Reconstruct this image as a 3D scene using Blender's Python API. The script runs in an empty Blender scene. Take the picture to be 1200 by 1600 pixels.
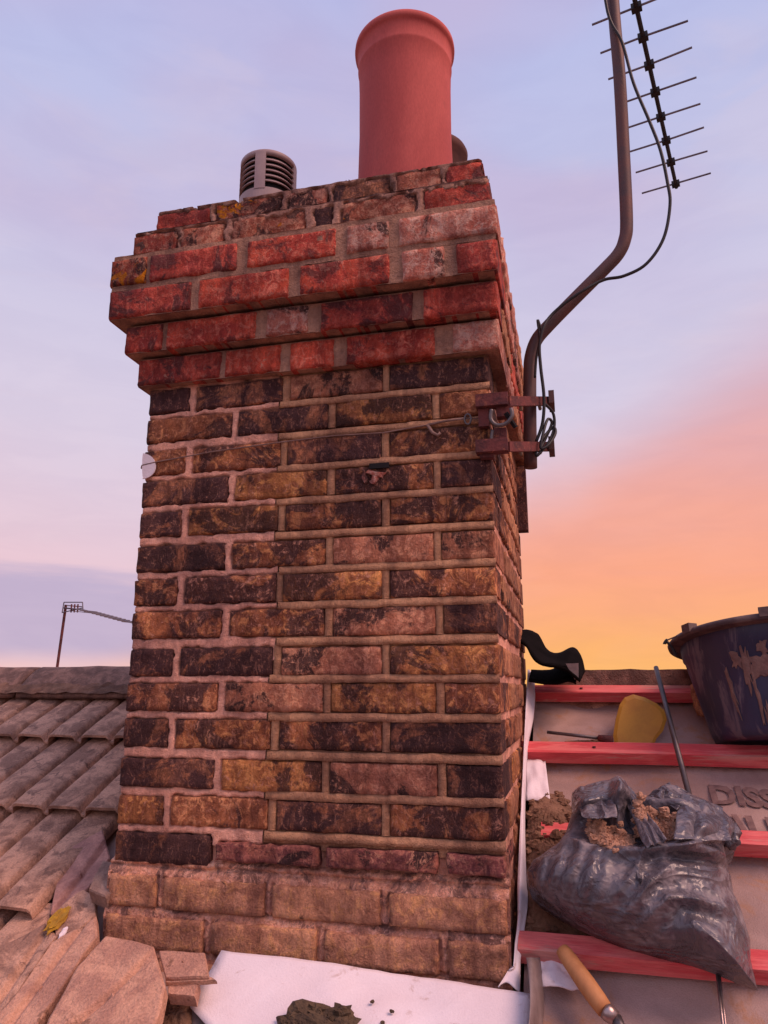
import bpy, math, random
from mathutils import Vector, Matrix, noise
PI = math.pi
S = bpy.context.scene
C = S.collection
# ---------------------------------------------------------------- camera
FPX = 1158.0                       # focal length for a 1600 px high frame
PITCH = math.atan(275/FPX)
cam = bpy.data.objects.new('camera', bpy.data.cameras.new('camera')); C.objects.link(cam)
cam.data.sensor_fit = 'VERTICAL'; cam.data.sensor_height = 24.0; cam.data.lens = 24.0*FPX/1600
cam.rotation_euler = (PI/2+PITCH, 0, 0); cam.data.clip_end = 6000; cam.data.clip_start = .02
S.camera = cam
S.view_settings.view_transform = 'Standard'; S.view_settings.look = 'None'
S.view_settings.exposure = 0.0; S.view_settings.gamma = 1.0; S.view_settings.use_curve_mapping = False
# ---------------------------------------------------------------- sun
SUN_AZ, SUN_EL = math.radians(118), math.radians(50)
sl = bpy.data.lights.new('sun', 'SUN'); sl.energy = 2.9; sl.angle = math.radians(32); sl.color = (1.0, .60, .46)
so = bpy.data.objects.new('sun', sl); C.objects.link(so)
sd = Vector((math.sin(SUN_AZ)*math.cos(SUN_EL), math.cos(SUN_AZ)*math.cos(SUN_EL), math.sin(SUN_EL)))
so.rotation_euler = sd.to_track_quat('Z', 'Y').to_euler()

def lin(r, g, b):
    f = lambda c: (c/255/12.92) if c/255 <= .04045 else ((c/255+.055)/1.055)**2.4
    return (f(r), f(g), f(b), 1.0)

class NT:                                    # little node helper
    def __init__(s, tree): s.t = tree; s.n = tree.nodes; s.l = tree.links
    def new(s, typ, **kw):
        o = s.n.new(typ)
        for k, v in kw.items(): setattr(o, k, v)
        return o
    def put(s, sock, v):
        if isinstance(v, bpy.types.NodeSocket): s.l.new(v, sock)
        elif v is not None:
            if hasattr(sock.default_value, '__len__') and not hasattr(v, '__len__'): v = (v, v, v)
            sock.default_value = v
    def math(s, op, a, b=None, c=None, clamp=False):
        o = s.new('ShaderNodeMath', operation=op, use_clamp=clamp)
        s.put(o.inputs[0], a)
        if b is not None: s.put(o.inputs[1], b)
        if c is not None: s.put(o.inputs[2], c)
        return o.outputs[0]
    def mr(s, v, a, b, c=0., d=1., smooth=True):
        o = s.new('ShaderNodeMapRange'); o.interpolation_type = 'SMOOTHSTEP' if smooth else 'LINEAR'
        s.put(o.inputs[0], v)
        for i, x in enumerate((a, b, c, d)): s.put(o.inputs[i+1], x)
        return o.outputs[0]
    def mix(s, f, a, b, mode='MIX'):
        o = s.new('ShaderNodeMix', data_type='RGBA', blend_type=mode)
        s.put(o.inputs[0], f); s.put(o.inputs[6], a); s.put(o.inputs[7], b); return o.outputs[2]
    def noise(s, vec, scale, detail=4, rough=.55, dist=0., lac=2.):
        o = s.new('ShaderNodeTexNoise'); s.put(o.inputs['Vector'], vec)
        o.inputs['Scale'].default_value = scale; o.inputs['Detail'].default_value = detail
        o.inputs['Roughness'].default_value = rough; o.inputs['Distortion'].default_value = dist
        return o.outputs['Fac']
    def vscale(s, vec, sc):
        o = s.new('ShaderNodeVectorMath', operation='MULTIPLY'); s.put(o.inputs[0], vec); s.put(o.inputs[1], sc); return o.outputs[0]
    def vadd(s, a, b):
        o = s.new('ShaderNodeVectorMath', operation='ADD'); s.put(o.inputs[0], a); s.put(o.inputs[1], b); return o.outputs[0]
    def ramp(s, v, stops):
        o = s.new('ShaderNodeValToRGB'); s.put(o.inputs[0], v); e = o.color_ramp.elements
        while len(e) < len(stops): e.new(.5)
        for i, (p, c) in enumerate(stops): e[i].position = p; e[i].color = c
        return o.outputs[0]

# ---------------------------------------------------------------- dusk sky
w = bpy.data.worlds.new('World'); S.world = w; w.use_nodes = True
w.node_tree.nodes.clear(); k = NT(w.node_tree)
dirv = k.new('ShaderNodeTexCoord').outputs['Generated']
sep = k.new('ShaderNodeSeparateXYZ'); k.l.new(dirv, sep.inputs[0])
X_, Y_, Z_ = sep.outputs
el = k.math('MULTIPLY', k.math('ARCSINE', k.math('MAXIMUM', k.math('MINIMUM', Z_, .9999), -.9999)), 180/PI)
az = k.math('MULTIPLY', k.math('ARCTAN2', X_, Y_), 180/PI)
cl1 = k.noise(k.vscale(dirv, (1.6, 1.6, 3.2)), 1.5, 2, .45, .3)
cl2 = k.noise(k.vscale(dirv, (1.2, 1.2, 9.0)), 2.6, 5, .55, .3)
elw = k.math('ADD', el, k.math('MULTIPLY', k.math('SUBTRACT', cl1, .5), 9.0))
base = k.ramp(k.math('DIVIDE', elw, 90., clamp=True), [(0.0, lin(244, 200, 196)), (.035, lin(240, 198, 200)), (.10, lin(233, 200, 212)),
      (.20, lin(219, 206, 226)), (.30, lin(208, 202, 228)), (.42, lin(192, 194, 230)), (.56, lin(178, 186, 232)), (1., lin(172, 182, 230))])
pinkm = k.math('MULTIPLY', k.mr(cl1, .42, .62), k.math('MULTIPLY', k.mr(el, 62, 46), k.mr(el, 22, 36)))
base = k.mix(k.math('MULTIPLY', pinkm, .6), base, lin(200, 180, 212))
# grey violet cloud bank lying low opposite the glow
bank = k.math('MULTIPLY', k.mr(k.math('ADD', el, k.math('MULTIPLY', k.math('SUBTRACT', cl2, .5), 8.)), 9.0, 6.4), k.mr(el, 1.2, 3.0))
bank = k.math('MULTIPLY', bank, k.mr(az, 2, -16))
base = k.mix(k.math('MULTIPLY', bank, .85), base, lin(190, 176, 206))
# sunset glow below a slanting cloud edge
aza = k.math('ABSOLUTE', k.math('SUBTRACT', az, 24.))
edge = k.math('ADD', k.math('MULTIPLY', k.math('MINIMUM', k.math('SUBTRACT', az, 11.), 30.), .50), 15.5)
dep = k.math('SUBTRACT', edge, k.math('ADD', el, k.math('MULTIPLY', k.math('SUBTRACT', cl1, .5), 7.)))
gm = k.math('MULTIPLY', k.mr(dep, -4.0, 6.5), k.mr(aza, 78, 26))
gcol = k.ramp(k.math('DIVIDE', k.math('ADD', el, k.math('MULTIPLY', k.math('SUBTRACT', cl2, .5), 5.)), 30., clamp=True), [(0.0, lin(254, 184, 116)), (.12, lin(252, 176, 126)), (.27, lin(251, 170, 138)), (.42, lin(243, 170, 154)),
      (.56, lin(232, 172, 172)), (.75, lin(214, 180, 198)), (1.0, lin(206, 180, 206))])
sky = k.mix(gm, base, gcol)
core = k.math('MULTIPLY', k.mr(k.math('ABSOLUTE', k.math('SUBTRACT', az, 17.)), 30, 2), k.mr(el, 7, 0))
sky = k.mix(k.math('MULTIPLY', core, .35), sky, lin(255, 190, 84))
cl3 = k.noise(k.vscale(dirv, (2.2, 2.2, 9.)), 3.2, 8, .6, .6)
cl4 = k.noise(k.vscale(dirv, (1.5, 1.5, 5.)), 2.2, 6, .55, .8)
sky = k.mix(k.math('MULTIPLY', k.math('MULTIPLY', k.mr(cl4, .50, .66), k.mr(gm, 1., 0., .15, 1.)), .35), sky, k.mix(.5, sky, lin(226, 204, 216)))
sky = k.mix(1., sky, k.mix(k.mr(cl3, .36, .64), (.978, .975, .985, 1), (1.018, 1.015, 1.01, 1)), 'MULTIPLY')
bg = k.new('ShaderNodeBackground'); k.l.new(sky, bg.inputs[0]); bg.inputs[1].default_value = 1.0
k.l.new(bg.outputs[0], k.new('ShaderNodeOutputWorld').inputs[0])

# ---------------------------------------------------------------- frame of the house: u along the ridge, q away from camera, z up
PSI = math.radians(14)
TU = Vector((math.cos(PSI), -math.sin(PSI), 0)); TQ = Vector((math.sin(PSI), math.cos(PSI), 0))
cp, sp = math.cos(PITCH), math.sin(PITCH)
def W(p): return TU*p[0] + TQ*p[1] + Vector((0, 0, p[2]))
def ray(x, y):
    a = (x-600)/FPX; b = (800-y)/FPX; r = Vector((a, cp-b*sp, sp+b*cp))
    return Vector((r.dot(TU), r.dot(TQ), r.z))
def P(x, y, q):                     # where the sight line meets the vertical plane at distance q
    r = ray(x, y); return r*(q/r.y)
C30, S30 = math.cos(PI/6), math.sin(PI/6)
RQ, RZ = 2.25, -.017                # ridge
def RF(u, s, h=0.): return Vector((u, RQ-C30*s-S30*h, RZ-S30*s+C30*h))   # roof slope frame: s down the slope, h above it
NR = Vector((0, -S30, C30))
def RP(x, y, h=0.):
    r = ray(x, y); return r*((NR.dot(Vector((0, RQ, RZ)))+h)/NR.dot(r))
def RS(x, y, h=0.):
    p = RP(x, y, h); return p.x, (RQ-p.y-S30*h)/C30
FQ = 1.438; U1 = -.1345; U0 = U1-.787; BQ = FQ+.84      # stack shaft: front, right, left, back

# ---------------------------------------------------------------- object helpers
def put(o, parent=None, origin=(0, 0, 0), rz=0.):
    C.objects.link(o)
    if parent is None:
        o.location = W(origin); o.rotation_euler = (0, 0, -PSI+rz)
    else:
        o.parent = parent; o.location = Vector(origin)-Vector(parent['o']); o.rotation_euler = (0, 0, rz)
    o['o'] = tuple(origin)
    return o
def tag(o, label=None, cat=None, group=None, kind=None):
    if label: o['label'] = label
    if cat: o['category'] = cat
    if group: o['group'] = group
    if kind: o['kind'] = kind
    return o
def thing(name, origin, label, cat, group=None):
    return tag(put(bpy.data.objects.new(name, None), None, origin), label, cat, group)
def mesh(name, vs, fs, mat, parent=None, origin=None, smooth=False, fm=None):
    if origin is None:
        n = len(vs); origin = Vector((sum(v[0] for v in vs)/n, sum(v[1] for v in vs)/n, min(v[2] for v in vs) if parent is None else sum(v[2] for v in vs)/n))
    o_ = Vector(origin)
    me = bpy.data.meshes.new(name); me.from_pydata([tuple(Vector(v)-o_) for v in vs], [], fs)
    for m in (mat if isinstance(mat, (list, tuple)) else [mat]): me.materials.append(m)
    if fm: me.polygons.foreach_set('material_index', fm)
    if smooth: me.polygons.foreach_set('use_smooth', [True]*len(fs))
    me.validate(); me.update()
    return put(bpy.data.objects.new(name, me), parent, origin)
def inst(src, parent, origin, rz=0., sx=1., sz=1.):
    o = src.copy(); put(o, parent, origin, rz); o.scale = (sx, 1, sz); return o
def N(*p): return noise.noise(Vector(p))
def fb(x, y, z, o=4): return noise.fractal(Vector((x, y, z)), 1.0, 2.0, o)
def bez(pts, n=8):
    pts = [Vector(p) for p in pts]; out = []
    for i in range(len(pts)-1):
        a = pts[max(i-1, 0)]; b = pts[i]; c = pts[i+1]; d = pts[min(i+2, len(pts)-1)]
        for j in range(n):
            t = j/n; out.append(.5*((2*b)+(c-a)*t+(2*a-5*b+4*c-d)*t*t+(3*b-a-3*c+d)*t**3))
    return out+[pts[-1]]
def tube(path, r, n=8, base=0, close=True):
    path = [Vector(p) for p in path]; vs = []; fs = []; up = None
    for i, p in enumerate(path):
        d = (path[min(i+1, len(path)-1)]-path[max(i-1, 0)]).normalized()
        if up is None: up = d.orthogonal().normalized()
        up = (up-d*up.dot(d)).normalized(); sd_ = d.cross(up); rr = r[i] if isinstance(r, (list, tuple)) else r
        for j in range(n):
            a = 2*PI*j/n; vs.append(p+up*math.cos(a)*rr+sd_*math.sin(a)*rr)
    for i in range(len(path)-1):
        for j in range(n):
            a = base+i*n+j; b = base+i*n+(j+1) % n; fs.append((a, b, b+n, a+n))
    if close:
        fs.append(tuple(base+j for j in range(n))[::-1]); fs.append(tuple(base+(len(path)-1)*n+j for j in range(n)))
    return vs, fs
def box(c, sx, sy, sz, base=0, ax=None):
    ax = ax or (Vector((1, 0, 0)), Vector((0, 1, 0)), Vector((0, 0, 1))); c = Vector(c); vs = []
    for z in (-1, 1):
        for y in (-1, 1):
            for x in (-1, 1): vs.append(c+ax[0]*x*sx/2+ax[1]*y*sy/2+ax[2]*z*sz/2)
    fs = [(0, 2, 3, 1), (4, 5, 7, 6), (0, 1, 5, 4), (2, 6, 7, 3), (0, 4, 6, 2), (1, 3, 7, 5)]
    return vs, [tuple(base+i for i in f) for f in fs]
class MB:
    def __init__(s): s.v = []; s.f = []
    def add(s, vf):
        v, f = vf; b = len(s.v); s.v += [Vector(x) for x in v]; s.f += [tuple(i+b for i in q) for q in f]; return s
    def build(s, name, mat, parent=None, origin=None, smooth=False): return mesh(name, s.v, s.f, mat, parent, origin, smooth)
def lathe(c, prof, n=40, wob=0., close=False, axis=None):
    vs = []; fs = []; c = Vector(c)
    R = axis or Matrix.Identity(3)
    for (r, z) in prof:
        for j in range(n):
            a = 2*PI*j/n; rr = r*(1+wob*N(math.cos(a)*1.5, math.sin(a)*1.5, z*4)); vs.append(c+R@Vector((rr*math.cos(a), rr*math.sin(a), z)))
    for i in range(len(prof)-1):
        for j in range(n):
            a = i*n+j; b = i*n+(j+1) % n; fs.append((a, b, b+n, a+n))
    if close: fs.append(tuple((len(prof)-1)*n+j for j in range(n)))
    return vs, fs
def ribbed(fn, nu, nv, thick=None):
    """sheet from fn(i/nu, j/nv) -> point ; thick gives a second skin below"""
    vs = [Vector(fn(i/nu, j/nv)) for j in range(nv+1) for i in range(nu+1)]; fs = []
    for j in range(nv):
        for i in range(nu):
            a = j*(nu+1)+i; fs.append((a, a+1, a+nu+2, a+nu+1))
    if thick is not None:
        m = len(vs); vs += [v+Vector(thick) for v in vs]
        fs += [tuple(m+i for i in f[::-1]) for f in fs]
        W_ = nu+1
        for i in range(nu):
            fs.append((i+1, i, m+i, m+i+1)); a = nv*W_+i; fs.append((a, a+1, m+a+1, m+a))
        for j in range(nv):
            a = j*W_; fs.append((a, a+W_, m+a+W_, m+a)); a += nu; fs.append((a+W_, a, m+a, m+a+W_))
    return vs, fs

def lump(c, rx, ry, rz, seed, n=18, m_=12, am=.35, ax=None):
    vs = []; fs = []; c = Vector(c); ax = ax or (Vector((1, 0, 0)), Vector((0, C30, S30)), NR)
    for j in range(m_+1):
        ph = PI*j/m_
        for i in range(n):
            a = 2*PI*i/n; d = Vector((math.sin(ph)*math.cos(a), math.sin(ph)*math.sin(a), math.cos(ph)))
            s_ = 1+am*fb(d.x*1.8+seed, d.y*1.8, d.z*1.8+seed*2, 4)
            vs.append(c+ax[0]*d.x*rx*s_+ax[1]*d.y*ry*s_+ax[2]*d.z*rz*s_)
    for j in range(m_):
        for i in range(n): a = j*n+i; b_ = j*n+(i+1) % n; fs.append((a+n, b_+n, b_, a))
    return vs, fs
# ---------------------------------------------------------------- materials
def mat(name, rough=.9, bump=None, col=None, metal=0., spec=.3):
    m = bpy.data.materials.new(name); m.use_nodes = True; k = NT(m.node_tree); b = k.n['Principled BSDF']
    b.inputs['Roughness'].default_value = rough; b.inputs['Metallic'].default_value = metal; b.inputs['Specular IOR Level'].default_value = spec
    if col: b.inputs['Base Color'].default_value = (*col, 1)
    return m, k, b
def coords(k, rnd=True):
    v = k.new('ShaderNodeTexCoord').outputs['Object']
    if rnd:
        r = k.new('ShaderNodeObjectInfo').outputs['Random']
        v = k.vadd(v, k.math('MULTIPLY', r, 37.))
        return v, r
    return v, None
def dobump(k, b, h, strength=.6, dist=.003):
    o = k.new('ShaderNodeBump'); o.inputs['Strength'].default_value = strength; o.inputs['Distance'].default_value = dist
    k.put(o.inputs['Height'], h); k.l.new(o.outputs[0], b.inputs['Normal'])
def weather(k, col, amt=.6):
    pos = k.new('ShaderNodeNewGeometry').outputs['Position']
    a = k.noise(pos, 3.4, 4, .6, .5); c = k.noise(k.vscale(pos, (14, 14, 1.6)), 1.6, 5, .65, .4); d = k.noise(pos, 24, 5, .7, .8)
    f = k.mix(k.mr(a, .36, .62), (.58, .50, .52, 1), (1.22, 1.12, 1.0, 1))
    g = k.mix(k.mr(c, .38, .58), (.62, .56, .56, 1), (1.12, 1.10, 1.06, 1))
    h = k.mix(k.mr(d, .40, .60), (.72, .68, .70, 1), (1.12, 1.10, 1.06, 1))
    for x in (f, g, h): col = k.mix(amt, col, x, 'MULTIPLY')
    return col
def brickmat(name, a, bcol, c, soot=.3, sootc=(.022, .014, .017), smear=.3, smearc=(.40, .23, .18), lichen=0., var=.35, sat=1.10, val=1.64):
    m, k, b = mat(name, .92); v, r = coords(k)
    n1 = k.noise(v, 16, 5, .62, .6); n2 = k.noise(v, 42, 5, .65, 1.2); n3 = k.noise(v, 8, 6, .68, .9); n4 = k.noise(v, 60, 6, .75, .5); n5 = k.noise(v, 260, 3, .6)
    col = k.mix(k.mr(n1, .38, .62), (*a, 1), (*bcol, 1))
    col = k.mix(k.mr(n2, .50, .60), col, (*c, 1))
    col = k.mix(k.math('MULTIPLY', k.mr(n3, .62-soot*.3, .68-soot*.3), .92), col, (*sootc, 1))
    n6 = k.noise(k.vscale(v, (1, 1, .45)), 95, 5, .75, 1.5)
    col = k.mix(k.math('MULTIPLY', k.mr(n6, .50, .64), .45), col, (a[0]*.35, a[1]*.33, a[2]*.35, 1))
    col = k.mix(k.math('MULTIPLY', k.mr(n4, .64-smear*.16, .74-smear*.16), .85), col, (*smearc, 1))
    col = k.mix(k.math('MULTIPLY', k.mr(n6, .47, .36), .28+.3*smear), col, (*smearc, 1))
    if lichen:
        nl = k.noise(v, 13, 5, .7, 1.0); col = k.mix(k.mr(nl, .66-lichen*.2, .70-lichen*.2), col, (.50, .20, .035, 1))
    col = k.mix(.85, col, k.mix(n5, (.55, .55, .55, 1), (1.45, 1.45, 1.45, 1)), 'MULTIPLY')
    col = weather(k, col, .7)
    br = k.math('ADD', k.math('MULTIPLY', r, var), 1-var/2)
    hs = k.new('ShaderNodeHueSaturation'); k.put(hs.inputs['Value'], k.math('MULTIPLY', br, val)); hs.inputs['Saturation'].default_value = sat; k.put(hs.inputs['Color'], col)
    k.l.new(hs.outputs[0], b.inputs['Base Color'])
    hgt = k.math('ADD', k.math('ADD', k.math('MULTIPLY', n4, .7), k.math('MULTIPLY', n6, .5)), k.math('ADD', k.math('MULTIPLY', n5, .35), k.math('MULTIPLY', n2, .6)))
    dobump(k, b, hgt, 1.0, .009)
    return m
M = {}
M['D'] = brickmat('sooty_stock_brick', (.115, .058, .050), (.16, .080, .055), (.26, .125, .085), .62, (.042, .022, .026), smear=.28)
M['B'] = brickmat('brown_stock_brick', (.25, .112, .070), (.14, .062, .045), (.38, .20, .125), .45, (.045, .024, .026), smear=.4)
M['O'] = brickmat('ochre_stock_brick', (.36, .18, .095), (.19, .085, .055), (.46, .25, .13), .42, (.045, .024, .024), smear=.45)
M['P'] = brickmat('pinkish_stock_brick', (.34, .165, .12), (.22, .105, .078), (.42, .235, .17), .4, smear=.6)
M['M'] = brickmat('mottled_stock_brick', (.29, .13, .078), (.12, .052, .04), (.44, .23, .13), .52, (.045, .024, .026), smear=.55)
M['V'] = brickmat('purple_stock_brick', (.20, .085, .085), (.28, .13, .11), (.12, .05, .055), .3, smear=.6)
M['Y'] = brickmat('mortar_washed_brick', (.42, .24, .17), (.33, .18, .13), (.48, .28, .17), .12, smear=.5, smearc=(.5, .31, .23))
M['R'] = brickmat('red_facing_brick', (.52, .088, .052), (.36, .050, .040), (.58, .17, .12), .28, (.15, .035, .035), smear=.3, var=.22, sat=1.0, val=1.25)
M['K'] = brickmat('dark_red_facing_brick', (.42, .068, .048), (.26, .042, .04), (.50, .11, .08), .42, (.10, .032, .036), smear=.2, var=.22, sat=1.0, val=1.3)
M['W'] = brickmat('pale_washed_red_brick', (.48, .22, .18), (.40, .14, .11), (.56, .33, .28), .15, smear=.9, smearc=(.52, .36, .32), sat=1.05, val=1.36)
M['L'] = brickmat('lichened_red_brick', (.36, .09, .06), (.24, .06, .05), (.40, .17, .12), .35, smear=.7, lichen=.45, sat=1.05, val=1.36)
M['T'] = brickmat('weathered_top_brick', (.32, .13, .10), (.24, .09, .07), (.40, .22, .17), .3, smear=.8, lichen=.22)
M['S'] = brickmat('side_stock_brick', (.46, .25, .17), (.36, .19, .13), (.52, .31, .20), .15, smear=.5, sat=1.1, val=1.15)
def mortarmat(name, a, c, speck=.5):
    m, k, b = mat(name, .95); v, _ = coords(k, False)
    n1 = k.noise(v, 9, 5, .6, .4); n2 = k.noise(v, 140, 4, .7); n3 = k.noise(v, 30, 5, .65)
    col = k.mix(k.mr(n1, .3, .7), (*a, 1), (*c, 1)); col = k.mix(k.math('MULTIPLY', k.mr(n3, .58, .75), speck), col, (a[0]*.45, a[1]*.42, a[2]*.42, 1))
    n4 = k.noise(v, 420, 2, .6)
    col = k.mix(.8, col, k.mix(n2, (.6, .6, .6, 1), (1.6, 1.6, 1.6, 1)), 'MULTIPLY')
    k.l.new(weather(k, col, .6), b.inputs['Base Color'])
    dobump(k, b, k.math('ADD', k.math('ADD', n2, n3), k.math('MULTIPLY', n4, .5)), 1., .006); return m
M['oldm'] = mortarmat('old_pink_lime_mortar', (.82, .46, .36), (.70, .37, .28))
M['newm'] = mortarmat('new_brown_pointing', (.54, .31, .19), (.44, .245, .15), .3)
M['darkm'] = mortarmat('weathered_and_shade_mortar', (.24, .125, .10), (.15, .08, .07))  # top course mortar, and the painted shadow lines between corbels
M['flaunch'] = mortarmat('weathered_flaunching', (.16, .10, .075), (.30, .17, .12), .7)
M['tanm'] = mortarmat('tan_cap_mortar', (.44, .26, .19), (.34, .195, .145), .3)
M['topm'] = mortarmat('ragged_top_mortar', (.52, .30, .24), (.34, .20, .16), .6)
M['fillet'] = mortarmat('pale_fillet_mortar', (.40, .28, .24), (.33, .22, .18), .3)

M['skim'] = brickmat('mortar_washed_base', (.44, .225, .155), (.34, .175, .13), (.50, .27, .17), .35, (.13, .075, .065), smear=.8, smearc=(.52, .31, .24), sat=1.0, val=1.85)
def surf(name, a, c, scale=20, rough=.85, fine=180, fs=.5, bump=.5, bd=.003, metal=0., spec=.3, spots=None, rnd=True, stretch=None, lo=.35, hi=.65):
    m, k, b = mat(name, rough, metal=metal, spec=spec); v, r = coords(k, rnd)
    if stretch: v = k.vscale(v, stretch)
    n1 = k.noise(v, scale, 5, .62, .5); n2 = k.noise(v, fine, 3, .6)
    col = k.mix(k.mr(n1, lo, hi), (*a, 1), (*c, 1))
    if spots:
        sc, th, wd, sc_col, amt = spots
        n3 = k.noise(v, sc, 5, .7, .6); col = k.mix(k.math('MULTIPLY', k.mr(n3, th, th+wd), amt), col, (*sc_col, 1))
    col = k.mix(fs, col, k.mix(n2, (.5, .5, .5, 1), (1.5, 1.5, 1.5, 1)), 'MULTIPLY')
    k.l.new(col, b.inputs['Base Color']); dobump(k, b, k.math('ADD', k.math('MULTIPLY', n2, .5), n1), bump, bd); return m
M['tile'] = surf('concrete_roof_tile', (.60, .34, .235), (.32, .175, .125), 17, .93, 240, 1., 1., .007, spots=(30, .55, .10, (.17, .095, .075), .75), lo=.40, hi=.60)
M['tile2'] = surf('loose_pink_tile', (.58, .32, .22), (.42, .22, .16), 14, .93, 220, 1., 1., .007, spots=(19, .60, .08, (.20, .10, .065), .75), lo=.40, hi=.60)
M['ridge'] = surf('ridge_tile', (.33, .185, .14), (.16, .09, .072), 22, .95, 220, 1., 1., .008, spots=(26, .55, .15, (.32, .2, .16), .5))
M['felt'] = surf('roof_membrane', (.44, .295, .26), (.33, .215, .19), 6, .7, 400, .4, .5, .006, rnd=False, spots=(10, .52, .14, (.40, .20, .11), .7))
M['feltink'] = surf('membrane_print', (.15, .088, .085), (.24, .145, .13), 60, .85, 400, .2, .1, .001, rnd=False)
M['white'] = surf('white_membrane', (.84, .75, .79), (.76, .65, .68), 5, .75, 300, .15, .4, .004, spots=(20, .60, .12, (.48, .33, .28), .6))
M['batten'] = surf('red_treated_batten', (.60, .075, .085), (.72, .17, .16), 26, .85, 260, .5, .8, .004, stretch=(.12, 1, 1), spots=(22, .56, .10, (.56, .29, .24), .75), lo=.42, hi=.58)
M['wood'] = surf('wood_handle', (.55, .25, .10), (.46, .19, .075), 25, .55, 200, .25, .25, .001, stretch=(1, 1, .2))
M['pot'] = surf('terracotta_pot', (.56, .115, .100), (.46, .085, .078), 7, .8, 240, .4, .35, .002, spots=(13, .60, .2, (.30, .085, .075), .5), stretch=(1, 1, .35))
M['pot2'] = surf('sooty_pot', (.13, .055, .045), (.08, .035, .035), 8, .85, 200, .4, .4, .002)
M['vent'] = surf('painted_vent_metal', (.42, .30, .29), (.36, .25, .25), 12, .55, 200, .2, .2, .001, spec=.5)
M['black'] = surf('black_void', (.012, .010, .012), (.018, .014, .015), 10, .9, 100, .2, .1)
#
M['lead'] = surf('black_flashing', (.006, .005, .005), (.010, .008, .008), 14, .95, 150, .3, .4, .002, spec=.03)
M['leadg'] = surf('grey_lead_sheet', (.26, .20, .195), (.17, .125, .12), 14, .6, 150, .3, .5, .003, spec=.5)
M['pole'] = surf('weathered_mast_metal', (.09, .052, .052), (.13, .055, .047), 14, .6, 220, .35, .35, .001, metal=.35, spec=.5)
M['steel'] = surf('grey_steel', (.15, .125, .125), (.10, .085, .09), 20, .45, 220, .3, .3, .001, metal=.6)
M['bright'] = surf('bright_steel', (.50, .40, .38), (.30, .22, .21), 25, .35, 200, .3, .3, .001, metal=.8)
M['wirem'] = surf('dull_wire', (.30, .19, .16), (.20, .12, .10), 30, .7, 200, .3, .2, .001, metal=.2)
M['rust'] = surf('rusty_plate', (.17, .048, .045), (.085, .032, .034), 40, .9, 200, .5, .8, .003, spots=(60, .58, .1, (.33, .11, .07), .8))
M['cable'] = surf('black_cable', (.018, .016, .018), (.03, .026, .028), 20, .5, 200, .2, .1)
M['elem'] = surf('antenna_element', (.20, .17, .19), (.14, .12, .14), 20, .45, 200, .2, .1, metal=.5)
M['plast'] = surf('dark_antenna_plastic', (.02, .017, .02), (.03, .025, .028), 20, .6, 200, .2, .1)
M['yellow'] = surf('dirty_yellow_plastic', (.60, .31, .045), (.50, .24, .04), 9, .5, 200, .15, .15, .001, spots=(16, .66, .06, (.28, .13, .05), .8))
M['tub'] = surf('scuffed_blue_black_tub', (.026, .027, .065), (.045, .050, .115), 9, .42, 200, .2, .3, .002, spec=.5, rnd=False, stretch=(1, 1, .22), spots=(22, .52, .12, (.20, .17, .20), .6))
M['tubmud'] = surf('mortar_splash', (.25, .155, .13), (.17, .10, .09), 30, .95, 160, .4, .8, .004)
M['tubrim'] = surf('muddy_tub_rim', (.16, .11, .10), (.07, .045, .05), 16, .7, 160, .4, .4, .002)
M['rubble'] = surf('mortar_rubble', (.46, .25, .165), (.32, .165, .105), 25, .97, 160, .5, 1., .005)
M['dirt'] = surf('brown_mortar_dirt', (.25, .135, .085), (.15, .08, .05), 22, .97, 140, .7, 1., .008, rnd=False)
M['mud'] = surf('wet_olive_mortar', (.115, .075, .045), (.065, .042, .028), 30, .9, 160, .6, 1., .006)
M['wall'] = surf('house_brick_wall', (.24, .12, .08), (.17, .09, .06), 4, .9, 60, .4, .3, rnd=False)
M['ground'] = surf('dusky_ground', (.06, .06, .04), (.09, .07, .055), .05, .95, 2, .5, .2, rnd=False)
# bag plastic
m, k, b = mat('black_sack_plastic', .4, spec=.6); v, _ = coords(k, False)
n1 = k.noise(v, 9, 5, .7, 1.0); n2 = k.noise(v, 60, 5, .65, .5); n3 = k.noise(v, 14, 3, .5, 1.5)
dust = k.math('MULTIPLY', k.mr(n1, .42, .66), k.mr(n2, .32, .62))
k.l.new(k.mix(k.math('MULTIPLY', dust, .6), (.085, .072, .085, 1), (.36, .29, .29, 1)), b.inputs['Base Color'])
k.l.new(k.mr(dust, 0, 1, .27, .8), b.inputs['Roughness'])
def crease(vec, sc, d_): return k.math('SUBTRACT', 1., k.math('ABSOLUTE', k.math('MULTIPLY', k.math('SUBTRACT', k.noise(vec, sc, 2, .5, d_), .5), 7.)), clamp=True)
cr1 = crease(k.vscale(v, (.55, 1, 1.2)), 9, 1.6); cr2 = crease(v, 24, 1.2)
dobump(k, b, k.math('ADD', k.math('ADD', k.math('MULTIPLY', cr1, 1.), k.math('MULTIPLY', cr2, .35)), k.math('MULTIPLY', n2, .10)), .5, .007); M['sack'] = m
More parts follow.
